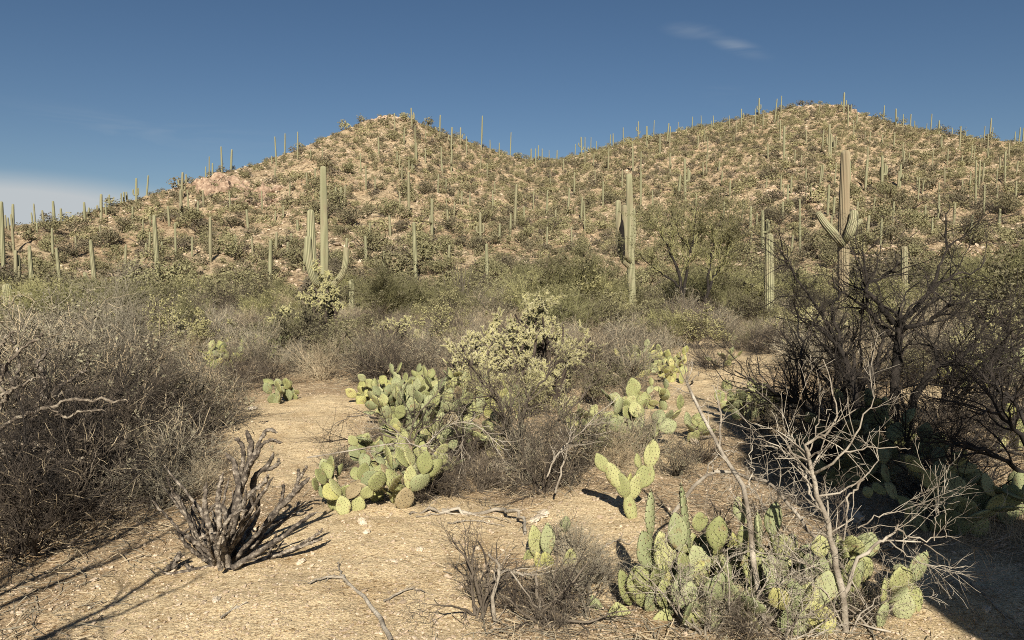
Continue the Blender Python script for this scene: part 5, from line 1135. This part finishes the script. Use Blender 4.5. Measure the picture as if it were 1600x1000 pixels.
desc = ['grey thicket shrub behind the pale gnarled limbs', 'dark tangled shrub in the heart of the thicket', 'grey shrub at the back edge of the thicket', 'grey shrub where the thicket meets the path', 'dark low shrub just behind the dead cholla', 'tall grey shrub deep in the thicket',
        'tall bare shrub whose twigs stand above the thicket', 'dark shrub at the very edge of the picture in the thicket', 'low black shrub at the front of the thicket over the shaded sand', 'grey shrub behind the thicket near the path bend', 'spreading grey shrub fanning onto the path', 'small brown shrub beside the fanning grey one',
        'wispy grey shrub reaching over the sand of the path', 'dark low shrub in the bottom corner of the thicket', 'bare shrub between thicket and distant cholla', 'tall bare shrub behind the gnarled limbs', 'tall grey shrub at the picture edge behind the thicket', 'dark shrub between the low black shrub and the dead cholla', 'small grey twig clump by the dead cholla', 'fine grey shrub directly behind the dead cane cholla', 'low grey shrub beside the base of the dead cane cholla', 'straw wiry tuft behind the arms of the dead cane cholla']
for (k, px, dep, s), lb in zip(CL, desc): place(k, (px - 800) / FPX * dep, dep, s, lb, 0.9)
for k, px, dep, s, lb in [('brown_shrub', 700, 5.5, 0.5, 'dark fine-twigged bush under the bowed branch'), ('brown_shrub', 745, 5.7, 0.48, 'dark bush against the corky prickly pear'), ('brown_shrub', 655, 5.4, 0.4, 'small brown tuft beside the yellow low pads'), ('dry_shrub', 830, 5.9, 0.5, 'grey twig bush beneath the wiry shrub'),
        ('brown_shrub', 850, 5.6, 0.65, 'brown twig bush around the leaning stake'), ('dry_shrub', 900, 6.2, 0.75, 'grey twig bush behind the leaning stake'), ('pale_shrub', 960, 6.3, 0.55, 'straw tuft in front of the broad prickly pear'), ('dry_shrub', 1010, 6.8, 0.5, 'grey tuft below the upright green pads'),
        ('brown_shrub', 810, 3.6, 0.24, 'dark twig bush around the bleached fork'), ('pale_shrub', 745, 3.75, 0.2, 'straw tuft on the path side of the bleached fork'), ('dry_shrub', 880, 3.8, 0.26, 'grey twig bush on the slope side of the bleached fork'), ('dry_shrub', 900, 4.3, 0.32, 'grey wiry tuft behind the small seven-padded cactus'),
        ('brown_shrub', 860, 3.4, 0.25, 'brown tuft at the bottom edge below the fork'), ('dry_shrub', 930, 3.9, 0.3, 'grey tuft in front of the small seven-padded cactus'), ('dry_shrub', 1060, 6.1, 0.4, 'grey tuft by the few-padded prickly pear'), ('brown_shrub', 1095, 6.6, 0.4, 'brown tuft beside the long silver branch'),
        ('dry_shrub', 1200, 7.9, 0.35, 'grey shrub over the flat prickly pears'), ('dry_shrub', 1260, 7.0, 0.45, 'grey shrub in front of the bare dark tree'), ('brown_shrub', 1280, 6.6, 0.7, 'brown shrub at the foot of the bare dark tree'), ('dry_shrub', 1330, 8.5, 0.6, 'grey shrub behind the dark trunks'),
        ('brown_shrub', 1180, 3.3, 0.3, 'brown twig tangle among the foreground cacti'), ('dry_shrub', 1120, 3.4, 0.3, 'grey twig tangle in front of the round-padded cactus'), ('dry_shrub', 1260, 3.45, 0.3, 'grey twig tangle at the stem of the thorny dead shrub'), ('brown_shrub', 1350, 3.5, 0.3, 'brown twig tangle below the tilted grey pads'),
        ('dry_shrub', 1440, 5.2, 0.45, 'grey tuft at the rim of the long shadow'), ('dry_shrub', 1585, 8.0, 0.9, 'grey shrub beside the sand behind the shaded cacti'), ('brown_shrub', 1480, 6.5, 0.8, 'brown shrub among the shaded cacti'), ('dry_shrub', 520, 6.3, 0.3, 'small wiry tuft on the sand beside the upright pads'),
        ('dry_shrub', 610, 7.3, 0.4, 'grey twigs poking between the big grey pads'), ('brown_shrub', 720, 6.6, 0.5, 'dark twigs in front of the tallest prickly pear'), ('green_bush', 930, 9.5, 0.55, 'olive bush between the pale cholla and the sand strip cacti'), ('dry_shrub', 990, 9.4, 0.5, 'grey bush below the sand strip cacti'),
        ('green_bush', 830, 8.8, 0.5, 'olive bush under the pale yellow cholla'), ('green_bush', 750, 9.4, 0.5, 'olive bush in front of the pale yellow cholla'), ('brown_shrub', 1110, 13.5, 0.8, 'dark reddish bush just above the sand strip')]:
    place(k, (px - 800) / FPX * dep, dep, s, lb, 0.9, parts=True)
# off the left edge, throws the streaked shade on the sand
for i, (x, y, s) in enumerate([(-3.3, 1.1, 1.6), (-3.0, 0.4, 1.4), (-4.4, 2.2, 1.3)]):
    place('dry_shrub', x, y, s, ['bare shrub just outside the bottom corner whose shade streaks the sand', 'second bare shrub outside the bottom corner', 'third bare shrub outside the edge beside the thicket'][i], 1.0, parts=True)

woody('mesquite_shrub', 'shrub', 'leaning mesquite shrub outside the bottom corner whose limbs streak the sand with shade', [
    ([(-2200, 1500, 1.2), (-1500, 700, 1.3), (-900, 200, 1.5), (-500, 0, 1.8)], 0.05, 0.02), ([(-2200, 1500, 1.2), (-1200, 900, 1.3), (-700, 600, 1.5), (-350, 450, 1.9)], 0.05, 0.02),
    ([(-2200, 1500, 1.2), (-1000, 400, 1.6), (-500, 200, 2.1), (-300, 100, 2.5)], 0.045, 0.015), ([(-2200, 1500, 1.2), (-1300, 500, 1.5), (-800, -100, 1.8)], 0.04, 0.015)],
    88, 'twig_dark', [(70, 0.2, (0.2, 0.6), 7, 0.6, 0.2, 0.02, 0.6, 0.4, 0.012, 'prev'), (500, 0.1, (0.08, 0.3), 5, 0.7, 0.25, 0.02, 0.6, 0.4, 0.005, 'prev')], 6, 0.01, base=(-2.25, 1.2, 0), rs=0.45)
# ------------------------------------------------------------------ chollas
def cholla(x, y, label, h, seed, nl=14, joints=500, spread=0.7, jl=(0.035, 0.085), jr=0.010, wood='cholla_wood', jm='joint', spines=22, lo=0.25, trunk_r=0.045, hang=0.0, slen=0.026):
    rg = np.random.default_rng(seed); z = gz(x, y); root = empty('cholla', (x, y, z), 0); tag(root, label, 'cactus')
    a = rg.uniform(0, 6.28, nl); t = np.abs(rg.normal(0, spread, nl)).clip(0, 1.2)
    Dd = np.stack([np.cos(a) * np.sin(t), np.sin(a) * np.sin(t), np.cos(t)], -1)
    P0 = walk(rg, np.zeros((nl, 3)), Dd, rg.uniform(0.6, 0.95, nl) * h, 9, 0.16, 0.02); R0 = np.linspace(trunk_r, trunk_r * 0.3, 9)[None].repeat(nl, 0)
    P1, R1 = kids(rg, P0, R0, nl * 5, 0.35, (h * 0.12, h * 0.35), 6, 0.9, 0.2, 0.02, 0.6, 0.5, trunk_r * 0.5)
    ob('trunk', mesh_of('trunk', [(*tubes(P0, R0, 6), 0), (*tubes(P1, R1, 5), 0)], [M[wood]], True), root)
    PP = np.concatenate([P1]); O = along(rg, PP, joints, lo); Dj = norm(rg.normal(0, 1, (joints, 3)) + [0, 0, 0.5 - hang]); L = rg.uniform(jl[0], jl[1], joints)
    Pj = walk(rg, O, Dj, L, 4, 0.1); Rj = (rg.uniform(0.8, 1.2, joints) * jr)[:, None] * np.array([0.55, 1, 1, 0.4])[None]
    # second joint on the first
    j2 = joints; i = rg.integers(0, joints, j2); D2 = norm(Pj[i, -1] - Pj[i, 0] + rg.normal(0, 0.05, (j2, 3))); P2 = walk(rg, Pj[i, -1], D2, rg.uniform(jl[0], jl[1], j2) * 0.8, 4, 0.1, 0.1 - hang); R2 = (rg.uniform(0.7, 1.1, j2) * jr)[:, None] * np.array([0.5, 1, 0.95, 0.3])[None]
    Pj = np.concatenate([Pj, P2]); Rj = np.concatenate([Rj, R2])
    n = len(Pj) * spines; ii = rg.integers(0, len(Pj), n); tt = rg.uniform(0, 3, n) * 0.999; kk = tt.astype(int); ff = (tt - kk)[:, None]
    C = Pj[ii, kk] * (1 - ff) + Pj[ii, kk + 1] * ff; Ds = norm(rg.normal(0, 1, (n, 3))); A = norm(np.cross(Ds, rg.normal(0, 1, (n, 3)))) * 0.0016; Ls = (jr + slen * rg.uniform(0.5, 1.1, n))[:, None]
    SV = np.stack([C + A, C - A, C + Ds * Ls], 1).reshape(-1, 3); SF = np.arange(n * 3).reshape(-1, 3)
    ob('joints', mesh_of('joints', [(*tubes(Pj, Rj, 6), 0), (SV, SF, 1)], [M[jm], M['spine']], False), root)
    return root
def gp(px, dep): return (px - 800) / FPX * dep, dep
cholla(*gp(855, 11.6), 'tall pale yellow spiny cholla, the top of the yellow cholla thicket', 1.35, 1, 13, 1500)
cholla(*gp(800, 11.0), 'pale yellow cholla in the middle of the cholla thicket', 1.15, 2, 13, 1300)
cholla(*gp(745, 10.4), 'low pale yellow cholla at the path side of the cholla thicket', 0.95, 3, 12, 1000)
cholla(*gp(870, 9.8), 'small yellowish cholla in front of the tall pale one', 0.8, 4, 10, 800)
cholla(*gp(905, 12.5), 'loose cholla beside the tall pale one', 0.8, 14, 8, 350)
cholla(*gp(522, 16.5), 'shaggy dark-hearted chain cholla in front of the big armed saguaro', 1.75, 5, 6, 1100, 0.26, (0.05, 0.11), 0.015, hang=0.5, lo=0.3, trunk_r=0.075)
cholla(*gp(490, 17), 'leaning half-bare chain cholla beside the shaggy one', 1.4, 6, 4, 300, 0.4, (0.05, 0.11), 0.015, hang=0.4, trunk_r=0.07)
cholla(*gp(285, 14.5), 'dark-centred cholla mound behind the thicket', 0.85, 7, 10, 500)
cholla(*gp(300, 19), 'pale cholla behind the dark-centred mound', 1.0, 8, 8, 350)
cholla(*gp(1590, 13), 'spiny pale cholla at the picture edge above the edge-on prickly pear', 1.7, 9, 8, 700, 0.5, hang=0.2)
cholla(*gp(1500, 12), 'yellowish cholla half hidden behind the dark limbs', 0.9, 10, 8, 400)
cholla(*gp(975, 33), 'small round pale cholla at the foot of the mitten-shaped saguaro', 1.1, 11, 8, 260)
cholla(*gp(1260, 15), 'pale cholla in brush behind the bare dark tree', 1.0, 12, 8, 350)
cholla(*gp(610, 15), 'grey cholla low in the brush beside the shaggy cholla', 0.9, 15, 8, 350)

# dead cane cholla in the foreground
def knobbly(P, R, S=12, amp=0.18, rg=rng):
    V, F = tubes(P, R, S); Nn, K, _ = P.shape; V = V.reshape(Nn, K, S, 3); C = P[:, :, None]
    kk = np.arange(K)[None, :, None]; ss = np.arange(S)[None, None]; ph = rg.uniform(0, 6, (Nn, 1, 1))
    m = 1 + amp * np.cos(kk * 1.9 + ph) * np.cos(ss / S * 6.283 * 5 + kk * 0.9) + rg.normal(0, amp * 0.35, (Nn, K, S))
    return (C + (V - C) * m[..., None]).reshape(-1, 3), F
def cane_cholla():
    rg = np.random.default_rng(77); d = 4.25
    A = [([(345, 893, 0), (350, 850, 0), (365, 790, 0), (385, 740, 0), (392, 700, 0), (385, 672, 0)], 20, 9), ([(350, 890, 0), (362, 830, -.05), (372, 780, -.05), (368, 730, 0), (352, 708, 0)], 18, 8),
         ([(372, 760, 0), (380, 720, 0), (378, 695, 0), (367, 684, 0)], 9, 7), ([(380, 745, 0), (398, 710, 0), (405, 690, 0), (418, 672, 0), (434, 676, 0)], 10, 6), ([(397, 712, 0), (415, 690, 0), (428, 688, 0), (441, 692, 0)], 7, 5),
         ([(355, 880, 0.05), (380, 820, .1), (395, 780, .1), (398, 745, .1), (418, 728, .1), (428, 705, .1)], 17, 7), ([(412, 735, .1), (432, 728, .1), (436, 716, .1)], 8, 6), ([(355, 885, -.1), (345, 830, -.15), (340, 780, -.15), (348, 740, -.15)], 14, 7),
         ([(348, 885, -.05), (330, 830, -.1), (320, 790, -.1), (322, 755, -.1)], 13, 7), ([(340, 880, 0), (310, 840, .1), (290, 800, .1), (275, 770, .1)], 12, 6), ([(335, 870, -.1), (310, 850, -.1), (290, 838, -.1), (278, 842, -.1)], 10, 6),
         ([(360, 885, 0), (400, 840, .1), (430, 800, .1), (450, 780, .1), (468, 762, .1), (484, 745, .1)], 17, 8), ([(458, 772, .1), (466, 750, .1), (466, 732, .1)], 8, 6), ([(467, 750, .1), (474, 738, .1), (479, 728, .1)], 6, 5),
         ([(430, 802, .1), (440, 780, .1), (443, 755, .1)], 8, 6), ([(365, 888, -.1), (410, 858, -.1), (440, 840, -.1), (470, 815, -.05), (495, 800, 0)], 13, 5), ([(365, 892, 0), (410, 875, 0), (445, 862, 0), (480, 850, 0), (505, 842, 0.05)], 12, 5),
         ([(470, 850, 0), (492, 838, 0), (505, 826, 0)], 6, 4), ([(370, 880, .2), (410, 830, .25), (440, 812, .3), (470, 800, .35)], 12, 5), ([(355, 888, .1), (375, 850, .2), (400, 810, .3), (405, 770, .3)], 13, 7),
         ([(345, 890, -.15), (340, 860, -.2), (352, 820, -.25), (370, 800, -.25), (388, 798, -.2)], 9, 5), ([(340, 888, .1), (315, 860, .2), (300, 820, .2), (305, 780, .25)], 11, 6), ([(272, 895, -.05), (272, 880, -.05), (282, 862, -.05)], 9, 7),
         ([(352, 893, 0), (352, 860, 0), (356, 820, 0.05), (350, 790, .05)], 30, 10), ([(385, 745, 0), (392, 725, -.1), (402, 712, -.15), (405, 700, -.15)], 8, 6), ([(372, 800, -.05), (392, 770, -.1), (412, 755, -.1), (420, 740, -.1)], 9, 6)]
    b = at(350, 893, d); b[2] = gz(b[0], b[1]); root = empty('dead_cholla', b); tag(root, 'dead grey brown cane cholla with knobbly bare arms on the sand beside the path', 'cactus')
    m = d / FPX
    rx = random.Random(4)
    for q in range(30):
        x0, y0 = 350 + rx.uniform(-14, 14), 885 + rx.uniform(-6, 6); ang = rx.gauss(0.3, 0.95); L = rx.uniform(60, 160); dz = rx.uniform(-0.3, 0.35)
        x1, y1 = x0 + math.sin(ang) * L * 0.55, y0 - math.cos(ang) * L * 0.5; x2, y2 = x1 + math.sin(ang + rx.gauss(0, 0.3)) * L * 0.5, y1 - abs(math.cos(ang)) * L * 0.55
        A.append(([(x0, y0, 0), (x1, y1, dz * 0.6), (x2, y2, dz)], rx.uniform(9, 15), rx.uniform(4.5, 7)))
        if rx.random() < 0.6: A.append(([(x1, y1, dz * 0.6), (x1 + rx.uniform(-18, 22), y1 - rx.uniform(12, 26), dz * 0.6 + rx.uniform(-.1, .1)), (x1 + rx.uniform(-22, 30), y1 - rx.uniform(28, 50), dz * 0.6)], 8, 5))
    for i, (pts, w0, w1) in enumerate(A):
        if i < 26: w0, w1 = w0 * 1.25, w1 * 1.3
        K = 26; P = catmull([at(x, y, d + dz * 1.3) - b for x, y, dz in pts], K) + rg.normal(0, 0.0025, (K, 3)); r = np.linspace(w0, w1, K) * m / 2 * 0.60 * (1 + 0.1 * np.sin(np.arange(K) * 1.1 + i)); r[-2] *= 0.8; r[-1] *= 0.25
        P[:, 2] = np.maximum(P[:, 2], 0.0)
        V, F = knobbly(P[None], r[None], 12, 0.26, rg)
        n = 26 * 7; kk = rg.integers(1, K - 1, n); D_ = norm(rg.normal(0, 1, (n, 3))); A_ = norm(np.cross(D_, rg.normal(0, 1, (n, 3)))) * 0.0022; B2 = np.cross(D_, A_)
        C_ = P[kk] + rg.normal(0, 0.002, (n, 3)); Lq = (r[kk] * rg.uniform(1.2, 1.7, n))[:, None]
        SV = np.stack([C_ + A_, C_ - A_ * 0.5 + B2 * 0.87, C_ - A_ * 0.5 - B2 * 0.87, C_ + D_ * Lq], 1).reshape(-1, 3); q4 = (np.arange(n) * 4)[:, None]
        ob('stem' if i in (0, 23) else 'arm', mesh_of('arm', [(V, F, 0), (SV, np.concatenate([q4 + [0, 1, 3], q4 + [1, 2, 3], q4 + [2, 0, 3]]), 1)], [M['dead_cholla'], M['spine_dark']], True), root)
cane_cholla()
# pale gnarled cholla limbs at the left
def gnarl(name, label, paths, seed, mat='gnarl', base=None):
    rg = np.random.default_rng(seed); b = at(*base); b[2] = gz(b[0], b[1]); root = empty(name, b); tag(root, label, 'cactus')
    for i, (pts, r0, r1) in enumerate(paths):
        K = 30; P = catmull([at(*q) - b for q in pts], K) + rg.normal(0, 0.009, (K, 3)); r = 0.62 * np.linspace(r0, r1, K) * (1 + 0.16 * np.sin(np.arange(K) * 1.3)); r[-1] *= 0.3
        V, F = knobbly(P[None], r[None], 10, 0.34, rg); ob('limb', mesh_of('limb', [(V, F, 0)], [M[mat]], True), root)
gnarl('dead_cholla', 'gnarled dead cholla whose pale rope-like limbs twist through the thicket', [
    ([(-40, 800, 5.0), (-10, 740, 5.0), (-5, 705, 5.0), (20, 692, 4.9), (50, 694, 4.9), (75, 708, 4.9), (95, 722, 4.9)], 0.028, 0.016), ([(52, 694, 4.9), (55, 720, 4.85), (52, 745, 4.8), (55, 775, 4.8)], 0.02, 0.012),
    ([(0, 700, 4.9), (15, 716, 4.8), (30, 728, 4.8), (45, 735, 4.8)], 0.018, 0.012), ([(-30, 800, 5.1), (-10, 690, 5.1), (25, 655, 5.0), (70, 640, 5.0), (110, 626, 5.0), (160, 625, 5.0), (205, 628, 5.0)], 0.028, 0.010),
    ([(80, 640, 5), (100, 652, 5), (130, 645, 5), (165, 640, 5)], 0.016, 0.01), ([(-20, 720, 5.2), (0, 640, 5.2), (15, 610, 5.1), (40, 600, 5.1), (60, 585, 5.1)], 0.026, 0.01), ([(-20, 700, 5.2), (0, 600, 5.3), (20, 560, 5.3), (55, 530, 5.3), (70, 520, 5.3)], 0.024, 0.01),
    ([(5, 620, 5.2), (-5, 560, 5.2), (10, 530, 5.2), (25, 515, 5.2)], 0.02, 0.01), ([(95, 722, 4.9), (115, 722, 4.9), (130, 716, 4.9)], 0.014, 0.008), ([(78, 745, 4.9), (90, 750, 4.9), (105, 752, 4.9)], 0.014, 0.01)], 41, base=(-40, 850, 5.0))
gnarl('dead_cholla', 'thick knobbly dead cholla limbs behind the pale rope-like ones', [
    ([(30, 760, 6.0), (40, 660, 6.0), (20, 600, 6.0), (0, 570, 6.0)], 0.03, 0.02), ([(40, 680, 6.0), (70, 600, 6.0), (60, 570, 6.0), (75, 545, 6.0)], 0.03, 0.016), ([(50, 640, 6), (100, 600, 6), (130, 580, 6), (140, 560, 6)], 0.024, 0.012),
    ([(20, 610, 6), (30, 560, 6), (15, 530, 6)], 0.022, 0.012), ([(60, 620, 6), (85, 620, 5.8), (115, 605, 5.8)], 0.02, 0.01)], 43, 'dead_cholla', (40, 760, 6.0))
gnarl('dead_cholla', 'short broken cholla stump tipped over on the sand before the dead cholla', [([(262, 890, 4.15), (272, 884, 4.15), (282, 866, 4.15)], 0.026, 0.018)], 44, 'dead_cholla', (268, 892, 4.15))

# ------------------------------------------------------------------ stones, gravel, litter, dry grass
def stone(px, py, size, label, mat='caliche', group=None, flat=0.6):
    x, y = G(px, py); rg = np.random.default_rng(int(px * 7 + py)); V, F = rocks_merged(rg, np.zeros((1, 3)), np.array([size]), 2, flat)
    V = V * (1 + 0.05 * np.sin(V[:, :1] * 90) ) ; o = ob('stone', mesh_of('stone', [(V, F, 0)], [M[mat]], False)); o.location = (x, y, gz(x, y) + size * 0.2); tag(o, label, 'stone', group)
for px, py, s, lb in [(1333, 815, 0.07, 'white stone in dry litter behind the thorny dead shrub'), (1322, 800, 0.05, 'small pale stone above the white one'), (848, 808, 0.05, 'white broken stone next to the curled root loop'), (835, 815, 0.035, 'small white chip beside the curled root loop'),
        (566, 822, 0.035, 'pale stone below the low yellow pads'), (572, 836, 0.02, 'pebble just below the pale stone'), (338, 945, 0.025, 'pale pebble on the shaded sand below the dead cholla'), (293, 984, 0.012, 'tiny pale pebble near the bottom edge'), (1087, 695, 0.05, 'flat pale stone beside the long silver branch'),
        (790, 735, 0.10, 'rounded tan stone among the corky pads'), (1475, 925, 0.03, 'pale stone on the gravel below the long shadow'), (1440, 880, 0.04, 'tan stone under the thorny twigs'), (1385, 850, 0.05, 'tan stone behind the thorny twigs'), (1300, 870, 0.04, 'pale chip among the foreground pads'),
        (700, 620, 0.09, 'tan stone under the tallest prickly pear'), (395, 640, 0.05, 'tan stone on the near side of the lone small prickly pear'), (880, 578, 0.12, 'tan stone on the root bank behind the wiry shrub'), (905, 585, 0.1, 'second stone on the root bank'), (1105, 560, 0.07, 'stone on the sand strip'),
        (615, 880, 0.02, 'pebble in the open gravel'), (470, 880, 0.022, 'pebble beside the tip of the dead cholla'), (655, 860, 0.02, 'brownish pebble near the bank'), (745, 860, 0.022, 'pebble in front of the curled root'), (1540, 960, 0.02, 'pebble near the bottom corner by the shadow')]:
    stone(px, py, s, lb)

def gravel():
    rg = np.random.default_rng(51); n = 42000
    r = 2.6 + 9 * rg.uniform(0, 1, n) ** 1.8; a = np.radians(rg.uniform(-38, 38, n)); x, y = r * np.sin(a), r * np.cos(a)
    S = rg.lognormal(-5.45, 0.5, n).clip(0.0015, 0.022); C = np.stack([x, y, ground_z(x, y) + S * 0.2], -1); V, F = rocks_merged(rg, C, S, 0)
    tag(ob('gravel', mesh_of('gravel', [(V, F, 0)], [M['scree']], False, {'tint': np.repeat(rg.uniform(0, 1, n), 12)})), 'fine tan gravel scattered over the sandy ground', 'gravel', None, 'stuff')
    # twig and leaf litter, in patches under the brush
    n = 34000; r = 2.8 + 14 * rg.uniform(0, 1, n) ** 1.5; a = np.radians(rg.uniform(-38, 38, n)); x, y = r * np.sin(a), r * np.cos(a); z = ground_z(x, y)
    px, py = topix(x, y, z); keep = rg.uniform(0, 1, n) > sand_mask(px, py) * 1.05 - 0.01; x, y, z = x[keep], y[keep], z[keep]; n = len(x)
    b = rg.uniform(0, 6.28, n); Dd = np.stack([np.cos(b), np.sin(b), rg.uniform(-0.02, 0.25, n)], -1); P = walk(rg, np.stack([x, y, z + 0.004], -1), Dd, rg.uniform(0.02, 0.16, n), 4, 0.15)
    P[..., 2] = np.maximum(P[..., 2], z[:, None] + 0.001); R = rg.uniform(0.0008, 0.0028, n)[:, None] * np.ones((1, 4))
    half = n // 2
    g = [(*tubes(P[:half], R[:half], 3), 0), (*tubes(P[half:], R[half:], 3), 1)]
    tag(ob('twig_litter', mesh_of('twig_litter', g, [M['twig_grey'], M['straw']])), 'fallen twigs and dry litter on the ground under the brush', 'litter', None, 'stuff')
    # dry grass and fine stalks
    T_, q = [], 0
    n = 15000; r = 5 + 20 * rg.uniform(0, 1, n) ** 1.2; a = np.radians(rg.uniform(-38, 38, n)); x, y = r * np.sin(a), r * np.cos(a); z = ground_z(x, y)
    px, py = topix(x, y, z); keep = (rg.uniform(0, 1, n) > sand_mask(px, py) * 1.2) & (fbm(x / 1.3, y / 1.3, 3, 77) > 0.0); x, y, z = x[keep], y[keep], z[keep]
    x = np.repeat(x, 3) + rg.normal(0, 0.03, len(x) * 3); y = np.repeat(y, 3) + rg.normal(0, 0.03, len(y) * 3); z = np.repeat(z, 3); n = len(x)
    Dd = rg.normal(0, 0.5, (n, 3)); Dd[:, 2] = 1; P = walk(rg, np.stack([x, y, z - 0.01], -1), Dd, rg.uniform(0.06, 0.28, n), 4, 0.18); R = np.linspace(0.0016, 0.0006, 4)[None].repeat(n, 0)
    tag(ob('dry_grass', mesh_of('dry_grass', [(*tubes(P, R, 3), 0)], [M['straw']])), 'dry straw coloured grass and stalks between the shrubs', 'grass', None, 'stuff')
gravel()
print('objects', len(bpy.data.objects))
